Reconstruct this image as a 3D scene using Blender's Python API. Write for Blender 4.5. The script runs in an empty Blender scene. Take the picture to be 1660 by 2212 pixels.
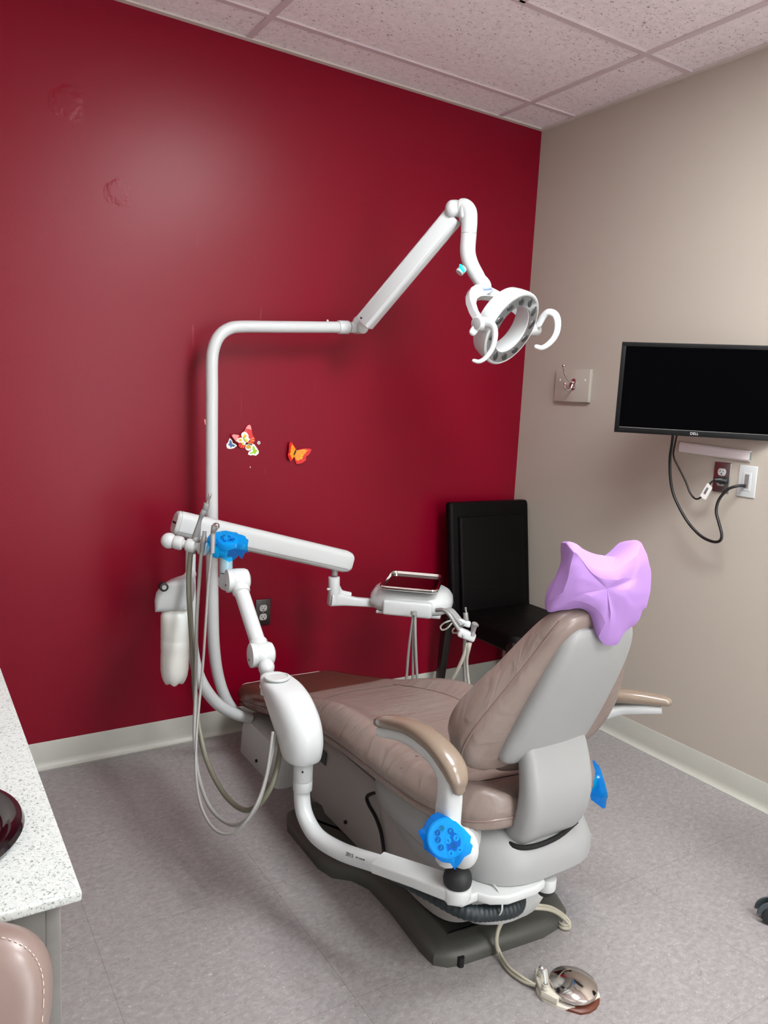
import bpy, bmesh, math, random
import numpy as np
from mathutils import Vector, Matrix
random.seed(7)
C = bpy.context.scene.collection
# ------------------------------------------------------------------ camera
cam = bpy.data.cameras.new('camera'); cob = bpy.data.objects.new('camera', cam); C.objects.link(cob)
RX = Vector((0.84554591, -0.53157928, 0.04975534)); RU = Vector((0.03656797, 0.15063388, 0.98791306)); RF = Vector((0.53264895, 0.83350639, -0.14680664))
cob.matrix_world = Matrix(((RX.x, RU.x, -RF.x, -2.6606), (RX.y, RU.y, -RF.y, -2.9372), (RX.z, RU.z, -RF.z, 1.4341), (0, 0, 0, 1)))
cam.sensor_fit = 'HORIZONTAL'; cam.sensor_width = 36.0; cam.lens = 36.0 * 1665.26 / 1660; cam.clip_start = 0.02
bpy.context.scene.camera = cob
# ------------------------------------------------------------------ world, exposure
w = bpy.data.worlds.new('world'); bpy.context.scene.world = w; w.use_nodes = True
w.node_tree.nodes['Background'].inputs[0].default_value = (0.9, 0.93, 1.0, 1); w.node_tree.nodes['Background'].inputs[1].default_value = 0.05
vs = bpy.context.scene.view_settings; vs.view_transform = 'Standard'; vs.look = 'None'; vs.gamma = 1.0; vs.use_curve_mapping = False
vs.exposure = 0.0
bpy.context.scene.cycles.max_bounces = 8
LAMP = 34.0
# unseen daylight-white fill light added behind the camera to brighten the ceiling
la = bpy.data.lights.new('ceiling_fill_light', 'AREA'); la.shape = 'RECTANGLE'; la.size = .86; la.size_y = 2.0; la.energy = 38; la.color = (.95, .97, 1.0)
lo = bpy.data.objects.new('ceiling_fill_light', la); C.objects.link(lo); lo.location = (-1.0, -4.57, 1.03); lo.rotation_euler = (math.radians(90), 0, 0)
HC = 2.7277          # ceiling height
CX = -1.32           # centre line of the treatment chair

# ------------------------------------------------------------------ materials
def lin(c):
    return tuple(((x / 255) / 12.92 if x / 255 <= 0.04045 else ((x / 255 + 0.055) / 1.055) ** 2.4) for x in c)
def mat(name, col, rough=0.5, metal=0.0, coat=0.0, bump=None, var=None, spec=0.5, trans=0.0, emit=None, alpha=1.0, ior=1.5, coatr=0.1):
    m = bpy.data.materials.new(name); m.use_nodes = True; nt = m.node_tree; b = nt.nodes['Principled BSDF']
    I = b.inputs
    I['Base Color'].default_value = (*lin(col), 1); I['Roughness'].default_value = rough; I['Metallic'].default_value = metal
    I['Coat Weight'].default_value = coat; I['Coat Roughness'].default_value = coatr; I['Specular IOR Level'].default_value = spec
    I['Transmission Weight'].default_value = trans; I['Alpha'].default_value = alpha; I['IOR'].default_value = ior
    if emit: I['Emission Color'].default_value = (*emit[0], 1); I['Emission Strength'].default_value = emit[1]
    tc = nt.nodes.new('ShaderNodeTexCoord')
    if var:      # (scale, amount, detail, stretch)
        n = nt.nodes.new('ShaderNodeTexNoise'); n.inputs['Scale'].default_value = var[0]; n.inputs['Detail'].default_value = var[2] if len(var) > 2 else 4
        nt.links.new(tc.outputs['Object'], n.inputs['Vector'])
        mx = nt.nodes.new('ShaderNodeMix'); mx.data_type = 'RGBA'
        c = lin(col); a = var[1]
        mx.inputs['A'].default_value = (*[x * (1 - a) for x in c], 1); mx.inputs['B'].default_value = (*[min(1, x * (1 + a)) for x in c], 1)
        nt.links.new(n.outputs['Fac'], mx.inputs['Factor']); nt.links.new(mx.outputs['Result'], I['Base Color'])
    if bump:     # (scale, strength, distance)
        n = nt.nodes.new('ShaderNodeTexNoise'); n.inputs['Scale'].default_value = bump[0]; n.inputs['Detail'].default_value = 3
        nt.links.new(tc.outputs['Object'], n.inputs['Vector'])
        bp = nt.nodes.new('ShaderNodeBump'); bp.inputs['Strength'].default_value = bump[1]; bp.inputs['Distance'].default_value = bump[2]
        nt.links.new(n.outputs['Fac'], bp.inputs['Height']); nt.links.new(bp.outputs['Normal'], I['Normal'])
    return m
WH = mat('white_enamel', (202, 207, 207), 0.28, coat=0.3, bump=(60, 0.03, 0.001))
WH2 = mat('white_plastic', (194, 198, 197), 0.38, bump=(90, 0.03, 0.001))
GRYP = mat('pale_grey_plastic', (152, 154, 153), 0.42, bump=(90, 0.05, 0.001))
GRY2 = mat('warm_grey_plastic', (158, 154, 150), 0.45, bump=(90, 0.05, 0.001))
BASEG = mat('dark_grey_base', (70, 71, 66), 0.45, var=(6, 0.12), bump=(200, 0.08, 0.001))
BLK = mat('black_plastic', (14, 15, 17), 0.45)
BLKG = mat('black_gloss', (8, 8, 9), 0.12)
RUB = mat('black_rubber', (26, 28, 30), 0.6)
CHR = mat('chrome', (215, 212, 210), 0.12, metal=1)
STEEL = mat('brushed_steel', (150, 151, 150), 0.3, metal=.3)
GAP = mat('dark_gap', (10, 10, 10), 0.8)
OLIVE = mat('olive_hose', (112, 112, 96), 0.4)
HOSE = mat('grey_hose', (142, 142, 138), 0.4)
HOSEL = mat('light_hose', (176, 174, 162), 0.38)
DKB = mat('dark_teal_hose', (18, 30, 34), 0.5)
LENS = mat('lamp_glass', (168, 170, 170), 0.15, metal=0.6)
BOT = mat('milky_bottle', (232, 234, 228), 0.3, coat=0.2, spec=0.5)
PURP = mat('purple_paper', (160, 124, 186), 0.75, bump=(400, 0.15, 0.001), spec=0.2)
BEIG = mat('beige_armrest', (128, 113, 98), 0.25, coat=0.5)
RUST = None

def leather(name, col, ws=1.0):
    m = mat(name, col, 0.36, coat=0.25, coatr=0.25)
    nt = m.node_tree; b = nt.nodes['Principled BSDF']; tc = [n for n in nt.nodes if n.type == 'TEX_COORD'][0]
    n1 = nt.nodes.new('ShaderNodeTexNoise'); n1.inputs['Scale'].default_value = 350; n1.inputs['Detail'].default_value = 2
    mp = nt.nodes.new('ShaderNodeMapping'); mp.inputs['Scale'].default_value = (5, 22, 9)
    n2 = nt.nodes.new('ShaderNodeTexNoise'); n2.inputs['Scale'].default_value = 1.0; n2.inputs['Detail'].default_value = 3; n2.inputs['Distortion'].default_value = 0.6
    nt.links.new(tc.outputs['Object'], mp.inputs['Vector']); nt.links.new(mp.outputs['Vector'], n2.inputs['Vector']); nt.links.new(tc.outputs['Object'], n1.inputs['Vector'])
    b1 = nt.nodes.new('ShaderNodeBump'); b1.inputs['Strength'].default_value = 0.12; b1.inputs['Distance'].default_value = 0.0008
    b2 = nt.nodes.new('ShaderNodeBump'); b2.inputs['Strength'].default_value = 0.45 * ws; b2.inputs['Distance'].default_value = 0.02
    nt.links.new(n1.outputs['Fac'], b1.inputs['Height']); nt.links.new(n2.outputs['Fac'], b2.inputs['Height'])
    nt.links.new(b2.outputs['Normal'], b1.inputs['Normal']); nt.links.new(b1.outputs['Normal'], b.inputs['Normal'])
    return m
LEA = leather('taupe_vinyl', (134, 119, 111), .9)
LEAD = leather('dark_leather', (6, 3, 4), 0.5)
for k_, v_ in (('Coat Weight', 0.0), ('Specular IOR Level', 0.12), ('Roughness', .5)): LEAD.node_tree.nodes['Principled BSDF'].inputs[k_].default_value = v_
LEAS = leather('taupe_vinyl_smooth', (128, 110, 103), 0.1)

def film(name, tint, body, k):
    m = bpy.data.materials.new(name); m.use_nodes = True; nt = m.node_tree; b = nt.nodes['Principled BSDF']; out = nt.nodes['Material Output']
    b.inputs['Base Color'].default_value = (*lin(body), 1); b.inputs['Roughness'].default_value = 0.12; b.inputs['Coat Weight'].default_value = 0.5
    t = nt.nodes.new('ShaderNodeBsdfTransparent'); t.inputs[0].default_value = (*tint, 1)
    mx = nt.nodes.new('ShaderNodeMixShader'); mx.inputs[0].default_value = k
    nt.links.new(t.outputs[0], mx.inputs[1]); nt.links.new(b.outputs[0], mx.inputs[2]); nt.links.new(mx.outputs[0], out.inputs[0])
    tc = nt.nodes.new('ShaderNodeTexCoord'); n = nt.nodes.new('ShaderNodeTexNoise'); n.inputs['Scale'].default_value = 28; n.inputs['Detail'].default_value = 2
    bp = nt.nodes.new('ShaderNodeBump'); bp.inputs['Strength'].default_value = 0.6; bp.inputs['Distance'].default_value = 0.004
    nt.links.new(tc.outputs['Object'], n.inputs['Vector']); nt.links.new(n.outputs['Fac'], bp.inputs['Height']); nt.links.new(bp.outputs['Normal'], b.inputs['Normal'])
    return m
BLUEF = film('blue_film', (0.04, 0.72, 1.0), (0, 140, 250), 0.28)
CLEARF = film('clear_plastic', (0.72, 0.52, 0.47), (130, 88, 78), 0.25)

def wall_mat(name, col, rough, marks, scr):
    m = mat(name, col, rough); nt = m.node_tree; b = nt.nodes['Principled BSDF']; L = nt.links
    tc = nt.nodes.new('ShaderNodeTexCoord')
    n = nt.nodes.new('ShaderNodeTexNoise'); n.inputs['Scale'].default_value = 260; n.inputs['Detail'].default_value = 2
    n2 = nt.nodes.new('ShaderNodeTexNoise'); n2.inputs['Scale'].default_value = 3.0; n2.inputs['Detail'].default_value = 3
    b1 = nt.nodes.new('ShaderNodeBump'); b1.inputs['Strength'].default_value = 0.25; b1.inputs['Distance'].default_value = 0.0008
    b2 = nt.nodes.new('ShaderNodeBump'); b2.inputs['Strength'].default_value = 0.25; b2.inputs['Distance'].default_value = 0.006
    for x in (n, n2): L.new(tc.outputs['Object'], x.inputs['Vector'])
    L.new(n.outputs['Fac'], b1.inputs['Height']); L.new(n2.outputs['Fac'], b2.inputs['Height']); L.new(b2.outputs['Normal'], b1.inputs['Normal'])
    last = b1
    # old filler patches: raised rings round given spots (object x, z, radius)
    for (px, pz, r) in marks:
        mp = nt.nodes.new('ShaderNodeMapping'); mp.inputs['Location'].default_value = (-px / r, 0, -pz / r); mp.inputs['Scale'].default_value = (1 / r, 0, 1 / r)
        nz = nt.nodes.new('ShaderNodeTexNoise'); nz.inputs['Scale'].default_value = 1.6; nz.inputs['Detail'].default_value = 3
        ad = nt.nodes.new('ShaderNodeVectorMath'); ad.operation = 'LENGTH'
        L.new(tc.outputs['Object'], mp.inputs['Vector']); L.new(mp.outputs['Vector'], nz.inputs['Vector'])
        L.new(mp.outputs['Vector'], ad.inputs[0])
        s = nt.nodes.new('ShaderNodeMath'); s.operation = 'MULTIPLY_ADD'; s.inputs[1].default_value = 1.2; L.new(nz.outputs['Fac'], s.inputs[0]); L.new(ad.outputs['Value'], s.inputs[2])
        cr = nt.nodes.new('ShaderNodeMapRange'); cr.interpolation_type = 'SMOOTHSTEP'; cr.inputs['From Min'].default_value = 1.1; cr.inputs['From Max'].default_value = 1.7; cr.inputs['To Min'].default_value = 1; cr.inputs['To Max'].default_value = 0
        L.new(s.outputs[0], cr.inputs['Value'])
        bb = nt.nodes.new('ShaderNodeBump'); bb.inputs['Strength'].default_value = 0.35; bb.inputs['Distance'].default_value = 0.003
        L.new(cr.outputs[0], bb.inputs['Height']); L.new(last.outputs['Normal'], bb.inputs['Normal']); last = bb
    L.new(last.outputs['Normal'], b.inputs['Normal'])
    # fine pale scratches clustered round given spots (x, z, radius, slant)
    last = None
    for (sx, sz, r, rot) in scr:
        mp = nt.nodes.new('ShaderNodeMapping'); mp.inputs['Rotation'].default_value = (0, rot, 0); mp.inputs['Scale'].default_value = (70, 1, 4.5)
        g = nt.nodes.new('ShaderNodeTexNoise'); g.inputs['Scale'].default_value = 1; g.inputs['Detail'].default_value = 1.5; g.inputs['Distortion'].default_value = .3
        v = nt.nodes.new('ShaderNodeTexNoise'); v.inputs['Scale'].default_value = 150; v.inputs['Detail'].default_value = 1
        d = nt.nodes.new('ShaderNodeVectorMath'); d.operation = 'DISTANCE'; d.inputs[1].default_value = (sx, 0, sz)
        L.new(tc.outputs['Object'], mp.inputs['Vector']); L.new(mp.outputs['Vector'], g.inputs['Vector']); L.new(tc.outputs['Object'], v.inputs['Vector']); L.new(tc.outputs['Object'], d.inputs[0])
        k0 = nt.nodes.new('ShaderNodeMapRange'); k0.inputs['From Min'].default_value = r; k0.inputs['From Max'].default_value = r * .3; L.new(d.outputs['Value'], k0.inputs['Value'])
        k1 = nt.nodes.new('ShaderNodeMapRange'); k1.inputs['From Min'].default_value = .73; k1.inputs['From Max'].default_value = .77; L.new(g.outputs['Fac'], k1.inputs['Value'])
        k2 = nt.nodes.new('ShaderNodeMapRange'); k2.inputs['From Min'].default_value = .76; k2.inputs['From Max'].default_value = .79; L.new(v.outputs['Fac'], k2.inputs['Value'])
        mxm = nt.nodes.new('ShaderNodeMath'); mxm.operation = 'MAXIMUM'; L.new(k1.outputs[0], mxm.inputs[0]); L.new(k2.outputs[0], mxm.inputs[1])
        ml = nt.nodes.new('ShaderNodeMath'); ml.operation = 'MULTIPLY'; L.new(k0.outputs[0], ml.inputs[0]); L.new(mxm.outputs[0], ml.inputs[1])
        if last is None: last = ml
        else:
            a_ = nt.nodes.new('ShaderNodeMath'); a_.operation = 'MAXIMUM'; L.new(last.outputs[0], a_.inputs[0]); L.new(ml.outputs[0], a_.inputs[1]); last = a_
    if last is not None:
        m4 = nt.nodes.new('ShaderNodeMath'); m4.operation = 'MULTIPLY'; m4.inputs[1].default_value = 0.5; L.new(last.outputs[0], m4.inputs[0])
        mx = nt.nodes.new('ShaderNodeMix'); mx.data_type = 'RGBA'; c = lin(col)
        mx.inputs['A'].default_value = (*c, 1); mx.inputs['B'].default_value = (*[min(1, x * 2 + 0.10) for x in c], 1)
        L.new(m4.outputs[0], mx.inputs['Factor']); L.new(mx.outputs['Result'], b.inputs['Base Color'])
    return m
RED = wall_mat('red_wall_paint', (124, 0, 30), 0.35, [(-2.13, 2.36, .055), (-1.965, 2.10, .045)], [(-1.45, 1.72, .42, .05), (-1.78, 1.26, .20, -.95), (-1.22, 1.22, .30, .3), (-1.9, .55, .12, .4)])
BEI = wall_mat('beige_wall_paint', (180, 172, 160), 0.5, [], [])
RED.node_tree.nodes['Principled BSDF'].inputs['Specular IOR Level'].default_value = 0.25
OTH = mat('plain_wall_paint', (228, 224, 220), 0.6)

def floor_mat():
    m = mat('linoleum_tiles', (150, 144, 143), 0.42); nt = m.node_tree; b = nt.nodes['Principled BSDF']; L = nt.links
    tc = nt.nodes.new('ShaderNodeTexCoord')
    def noise(s, d, dist=0, vec=None, r=0.5):
        n = nt.nodes.new('ShaderNodeTexNoise'); n.inputs['Scale'].default_value = s; n.inputs['Detail'].default_value = d; n.inputs['Distortion'].default_value = dist; n.inputs['Roughness'].default_value = r
        L.new(vec or tc.outputs['Object'], n.inputs['Vector']); return n.outputs['Fac']
    def ramp(src, stops):
        r = nt.nodes.new('ShaderNodeValToRGB'); e = r.color_ramp.elements
        while len(e) < len(stops): e.new(0.5)
        for i, (p, c) in enumerate(stops): e[i].position = p; e[i].color = (*lin(c), 1) if len(c) == 3 else c
        L.new(src, r.inputs[0]); return r.outputs[0]
    def mix(f, a, bb, t='MIX'):
        x = nt.nodes.new('ShaderNodeMix'); x.data_type = 'RGBA'; x.blend_type = t
        for s, k in ((f, 'Factor'), (a, 'A'), (bb, 'B')):
            if isinstance(s, (int, float)): x.inputs[k].default_value = s
            elif isinstance(s, tuple): x.inputs[k].default_value = (*s, 1)
            else: L.new(s, x.inputs[k])
        return x.outputs['Result']
    mp = nt.nodes.new('ShaderNodeMapping'); mp.inputs['Rotation'].default_value = (0, 0, -0.2); mp.inputs['Scale'].default_value = (1, 1.5, 1); L.new(tc.outputs['Object'], mp.inputs['Vector'])
    big = ramp(noise(1.6, 4), [(0.3, (134, 129, 128)), (0.7, (152, 148, 148))])
    mott = ramp(noise(48, 8, .5, mp.outputs[0], 0.75), [(0.34, (120, 115, 113)), (0.5, (148, 144, 143)), (0.66, (170, 167, 166))])
    base = mix(0.55, big, mott)
    lf = ramp(noise(55, 3, 3.5, mp.outputs[0]), [(0.64, (0, 0, 0, 1)), (0.72, (1, 1, 1, 1))]); c1 = mix(0.3, base, base)
    x1 = nt.nodes.new('ShaderNodeMath'); x1.operation = 'MULTIPLY'; x1.inputs[1].default_value = 0.7; L.new(lf, x1.inputs[0])
    c1 = mix(x1.outputs[0], base, lin((205, 201, 196)))
    df = ramp(noise(22, 5, 3.5, mp.outputs[0], 0.6), [(0.66, (0, 0, 0, 1)), (0.72, (1, 1, 1, 1))])
    x2 = nt.nodes.new('ShaderNodeMath'); x2.operation = 'MULTIPLY'; x2.inputs[1].default_value = 0.6; L.new(df, x2.inputs[0])
    c2 = mix(x2.outputs[0], c1, lin((92, 84, 82)))
    # seams of half-metre tiles
    br = nt.nodes.new('ShaderNodeTexBrick'); br.offset = 0; br.inputs['Scale'].default_value = 1; br.inputs['Mortar Size'].default_value = 0.0011; br.inputs['Mortar Smooth'].default_value = 0.3
    br.inputs['Brick Width'].default_value = 0.4965; br.inputs['Row Height'].default_value = 0.4965
    m2 = nt.nodes.new('ShaderNodeMapping'); m2.inputs['Location'].default_value = (2.269, 1.0325, 0); L.new(tc.outputs['Object'], m2.inputs['Vector']); L.new(m2.outputs[0], br.inputs['Vector'])
    x3 = nt.nodes.new('ShaderNodeMath'); x3.operation = 'MULTIPLY'; x3.inputs[1].default_value = 0.4; L.new(br.outputs['Fac'], x3.inputs[0])
    c3 = mix(x3.outputs[0], c2, lin((80, 74, 72)))
    L.new(c3, b.inputs['Base Color'])
    bp = nt.nodes.new('ShaderNodeBump'); bp.inputs['Strength'].default_value = 0.1; bp.inputs['Distance'].default_value = 0.001
    L.new(noise(120, 3), bp.inputs['Height']); L.new(bp.outputs[0], b.inputs['Normal'])
    return m
FLOOR = floor_mat()

def speck_mat(name, col, dark, scale, thr, rough, bumpd, amt=0.8, stretch=(1, 1, 1), light=None):
    m = mat(name, col, rough); nt = m.node_tree; b = nt.nodes['Principled BSDF']; L = nt.links
    tc = nt.nodes.new('ShaderNodeTexCoord'); mp = nt.nodes.new('ShaderNodeMapping'); mp.inputs['Scale'].default_value = stretch; L.new(tc.outputs['Object'], mp.inputs['Vector'])
    n = nt.nodes.new('ShaderNodeTexNoise'); n.inputs['Scale'].default_value = scale; n.inputs['Detail'].default_value = 2; n.inputs['Distortion'].default_value = 0.8; L.new(mp.outputs[0], n.inputs['Vector'])
    r = nt.nodes.new('ShaderNodeMapRange'); r.interpolation_type = 'SMOOTHSTEP'; r.inputs['From Min'].default_value = thr; r.inputs['From Max'].default_value = thr + 0.05; r.inputs['To Max'].default_value = amt; L.new(n.outputs['Fac'], r.inputs['Value'])
    mx = nt.nodes.new('ShaderNodeMix'); mx.data_type = 'RGBA'; mx.inputs['A'].default_value = (*lin(col), 1); mx.inputs['B'].default_value = (*lin(dark), 1)
    L.new(r.outputs[0], mx.inputs['Factor']); res = mx.outputs['Result']
    n3 = nt.nodes.new('ShaderNodeTexNoise'); n3.inputs['Scale'].default_value = scale * 0.45; n3.inputs['Detail'].default_value = 4; L.new(tc.outputs['Object'], n3.inputs['Vector'])
    mx2 = nt.nodes.new('ShaderNodeMix'); mx2.data_type = 'RGBA'; mx2.blend_type = 'MULTIPLY'; mx2.inputs['Factor'].default_value = 0.25
    cr = nt.nodes.new('ShaderNodeValToRGB'); cr.color_ramp.elements[0].position = 0.35; cr.color_ramp.elements[0].color = (.62, .62, .62, 1); cr.color_ramp.elements[1].position = 0.65
    L.new(n3.outputs['Fac'], cr.inputs[0]); L.new(res, mx2.inputs['A']); L.new(cr.outputs[0], mx2.inputs['B']); L.new(mx2.outputs['Result'], b.inputs['Base Color'])
    if bumpd:
        bp = nt.nodes.new('ShaderNodeBump'); bp.invert = True; bp.inputs['Strength'].default_value = 0.8; bp.inputs['Distance'].default_value = bumpd
        L.new(r.outputs[0], bp.inputs['Height']); L.new(bp.outputs[0], b.inputs['Normal'])
    return m
TILE = speck_mat('acoustic_tile', (244, 234, 237), (120, 108, 108), 95, 0.635, 0.85, 0.002, 0.75, (1, 1.4, 1))
COUNT = speck_mat('speckled_quartz', (192, 197, 194), (120, 126, 116), 330, 0.58, 0.25, 0, 0.8)
GRID = mat('ceiling_grid_metal', (206, 190, 194), 0.5)
BASEB = mat('cream_vinyl_baseboard', (184, 185, 175), 0.4, var=(9, 0.07))
CABW = mat('grey_wood_laminate', (118, 116, 112), 0.5, var=(30, 0.2, 6))

# ------------------------------------------------------------------ shapes: every function returns (verts, faces)
def J(*ps):
    V, F = [], []
    for v, f in ps:
        o = len(V); V += [tuple(p) for p in v]; F += [tuple(i + o for i in q) for q in f]
    return V, F
def cr(pts, res=6, closed=False):
    P = [np.array(p, float) for p in pts]; n = len(P); out = []
    rng = range(n) if closed else range(n - 1)
    for i in rng:
        p1, p2 = P[i], P[(i + 1) % n]
        p0 = P[(i - 1) % n] if (closed or i > 0) else 2 * p1 - p2
        p3 = P[(i + 2) % n] if (closed or i + 2 < n) else 2 * p2 - p1
        for k in range(res):
            t = k / res
            out.append(0.5 * ((2 * p1) + (-p0 + p2) * t + (2 * p0 - 5 * p1 + 4 * p2 - p3) * t * t + (-p0 + 3 * p1 - 3 * p2 + p3) * t ** 3))
    if not closed: out.append(P[-1])
    return out
def nrm(v):
    v = np.array(v, float); l = np.linalg.norm(v); return v / l if l > 1e-12 else v
def loft(rings, cap=True, closed=False):
    n = len(rings[0]); V = [tuple(p) for r in rings for p in r]; F = []
    m = len(rings)
    for i in range(m if closed else m - 1):
        a, b = i * n, ((i + 1) % m) * n
        for k in range(n):
            F.append((a + k, a + (k + 1) % n, b + (k + 1) % n, b + k))
    if cap and not closed:
        F.append(tuple(reversed(range(n)))); F.append(tuple(range((m - 1) * n, m * n)))
    return V, F
def circ(n=16, a=1.0, b=1.0, p=2.0):
    out = []
    for k in range(n):
        t = 2 * math.pi * (k + 0.5) / n; c, s = math.cos(t), math.sin(t)
        out.append((a * math.copysign(abs(c) ** (2 / p), c), b * math.copysign(abs(s) ** (2 / p), s)))
    return out
def rr(w, h, r, n=4):
    out = []
    for cx, cy, a0 in ((w / 2 - r, h / 2 - r, 0), (-w / 2 + r, h / 2 - r, 90), (-w / 2 + r, -h / 2 + r, 180), (w / 2 - r, -h / 2 + r, 270)):
        for k in range(n + 1):
            a = math.radians(a0 + 90 * k / n); out.append((cx + r * math.cos(a), cy + r * math.sin(a)))
    return out
def tube(pts, r, n=14, res=6, spline=True, prof=None, up=None, closed=False, cap=True, rnd=False):
    """sweep; r = radius or list per control point; prof = 2-D loop scaled by r; up = direction of profile y"""
    rs = list(r) if isinstance(r, (list, tuple)) else [r] * len(pts)
    if spline and len(pts) > 2:
        Q = cr([np.append(np.array(p, float), q) for p, q in zip(pts, rs)], res, closed)
        P = [q[:3] for q in Q]; R = [q[3] for q in Q]
    else: P = [np.array(p, float) for p in pts]; R = rs
    prof = prof or circ(n)
    m = len(P); T = []
    for i in range(m):
        a = P[(i - 1) % m] if (closed or i > 0) else P[i]; b = P[(i + 1) % m] if (closed or i < m - 1) else P[i]
        T.append(nrm(b - a))
    u0 = np.array(up, float) if up is not None else (np.array([0, 0, 1.0]) if abs(T[0][2]) < 0.9 else np.array([0, 1.0, 0]))
    rings = []; u = u0
    for i in range(m):
        if up is not None: u = u0
        u = u - T[i] * (u @ T[i]); u = nrm(u); s = np.cross(u, T[i])
        rings.append([P[i] + s * (x * R[i]) + u * (y * R[i]) for x, y in prof])
    if rnd:      # rounded ends
        for end in (0, -1):
            c = P[end]; t = T[end] * (-1 if end == 0 else 1); base = rings[end]; ex = []
            rad = R[end]
            for a in (25, 50, 72): ex.append([c + (q - c) * math.cos(math.radians(a)) + t * rad * math.sin(math.radians(a)) for q in base])
            if end == 0: rings = ex[::-1] + rings
            else: rings = rings + ex
    return loft(rings, cap, closed)
def lathe(prof, o, ax=(0, 0, 1), n=28, cap=True):
    ax = nrm(ax); t = np.array([1.0, 0, 0]) if abs(ax[0]) < 0.9 else np.array([0, 1.0, 0]); u = nrm(np.cross(ax, t)); v = np.cross(ax, u); o = np.array(o, float)
    return loft([[o + ax * h + (u * math.cos(2 * math.pi * k / n) + v * math.sin(2 * math.pi * k / n)) * max(r, 1e-5) for k in range(n)] for r, h in prof], cap)
def cyl(a, b, r, n=24, bev=0.0):
    a, b = np.array(a, float), np.array(b, float); L = np.linalg.norm(b - a)
    if bev: pr = [(r - bev, 0), (r - bev * .3, bev * .3), (r, bev), (r, L - bev), (r - bev * .3, L - bev * .3), (r - bev, L)]
    else: pr = [(r, 0), (r, L)]
    return lathe(pr, a, b - a, n)
def ell(c, rx, ry, rz, n=20, m=12, axes=None):
    A = [np.array(a, float) for a in (axes or ((1, 0, 0), (0, 1, 0), (0, 0, 1)))]; c = np.array(c, float); rings = []
    for i in range(1, m):
        ph = math.pi * i / m; rings.append([c + A[2] * (-math.cos(ph) * rz) + (A[0] * (math.cos(2 * math.pi * k / n) * rx) + A[1] * (math.sin(2 * math.pi * k / n) * ry)) * math.sin(ph) for k in range(n)])
    return loft(rings)
def box(x0, x1, y0, y1, z0, z1, r=0.0, seg=3):
    bm = bmesh.new(); bmesh.ops.create_cube(bm, size=1)
    for v in bm.verts: v.co = Vector(((x0 + x1) / 2 + v.co.x * (x1 - x0), (y0 + y1) / 2 + v.co.y * (y1 - y0), (z0 + z1) / 2 + v.co.z * (z1 - z0)))
    if r > 0: bmesh.ops.bevel(bm, geom=bm.edges[:], offset=r, segments=seg, profile=0.5, affect='EDGES')
    return out(bm)
def out(bm):
    bm.verts.index_update(); V = [tuple(v.co) for v in bm.verts]; F = [tuple(v.index for v in f.verts) for f in bm.faces]; bm.free(); return V, F
def xf(p, o, ux, uy, uz):
    o, ux, uy, uz = [np.array(a, float) for a in (o, ux, uy, uz)]
    return [tuple(o + ux * v[0] + uy * v[1] + uz * v[2]) for v in p[0]], p[1]
def frame(z, x=None):
    z = nrm(z); x = np.array(x if x is not None else ((1, 0, 0) if abs(z[0]) < .9 else (0, 1, 0)), float); x = nrm(x - z * (x @ z)); return x, np.cross(z, x), z
def prism(poly, h, bev=0.0, seg=3):
    """polygon in xy, from z=0 to h"""
    bm = bmesh.new(); vs_ = [bm.verts.new((x, y, 0)) for x, y in poly]; f = bm.faces.new(vs_); f.normal_update()
    if f.normal.z > 0: f.normal_flip()
    e = bmesh.ops.extrude_face_region(bm, geom=[f]); up = [g for g in e['geom'] if isinstance(g, bmesh.types.BMVert)]
    for v in up: v.co.z = h
    bmesh.ops.recalc_face_normals(bm, faces=bm.faces[:])
    if bev > 0:
        ed = [e_ for e_ in bm.edges if abs(e_.verts[0].co.z - e_.verts[1].co.z) < 1e-6]
        bmesh.ops.bevel(bm, geom=ed, offset=bev, segments=seg, profile=0.5, affect='EDGES')
    return out(bm)
def extr(poly, o, ux, uy, h, bev=0.0, seg=3):
    ux, uy = nrm(ux), nrm(uy); return xf(prism(poly, h, bev, seg), o, ux, uy, np.cross(ux, uy))

WL = {}
def mk(name, geo, m, par=None, flat=False, sub=0, label=None, ang=38, org=None, solid=0):
    V, F = geo; me = bpy.data.meshes.new(name); V = np.array(V, float)
    c = np.array(org, float) if org is not None else (V.min(0) + V.max(0)) / 2
    if par is None and org is None: c[2] = V[:, 2].min()
    me.from_pydata((V - c).tolist(), [], F); me.update()
    bm = bmesh.new(); bm.from_mesh(me); bmesh.ops.remove_doubles(bm, verts=bm.verts, dist=1e-6); bmesh.ops.recalc_face_normals(bm, faces=bm.faces); bm.to_mesh(me); bm.free()
    if not flat:
        for p in me.polygons: p.use_smooth = True
        me.set_sharp_from_angle(angle=math.radians(ang))
    me.materials.append(m); o = bpy.data.objects.new(name, me); C.objects.link(o); WL[o.name] = c
    if par is not None: o.parent = par; o.location = c - WL[par.name]
    else: o.location = c
    if solid: s = o.modifiers.new('solid', 'SOLIDIFY'); s.thickness = solid; s.offset = 0
    if sub: s = o.modifiers.new('sub', 'SUBSURF'); s.levels = sub; s.render_levels = sub
    if label: o['label'] = label
    return o
def tag(o, label, cat, group=None):
    o['label'] = label; o['category'] = cat
    if group: o['group'] = group
    return o
def thing(name, label, cat, loc, group=None):
    o = bpy.data.objects.new(name, None); C.objects.link(o); o.location = loc; o.empty_display_size = .1; WL[o.name] = np.array(loc, float); return tag(o, label, cat, group)
def st(name, geo, m, **k):
    o = mk(name, geo, m, flat=k.pop('flat', True), **k); o['kind'] = 'structure'; return o
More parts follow.
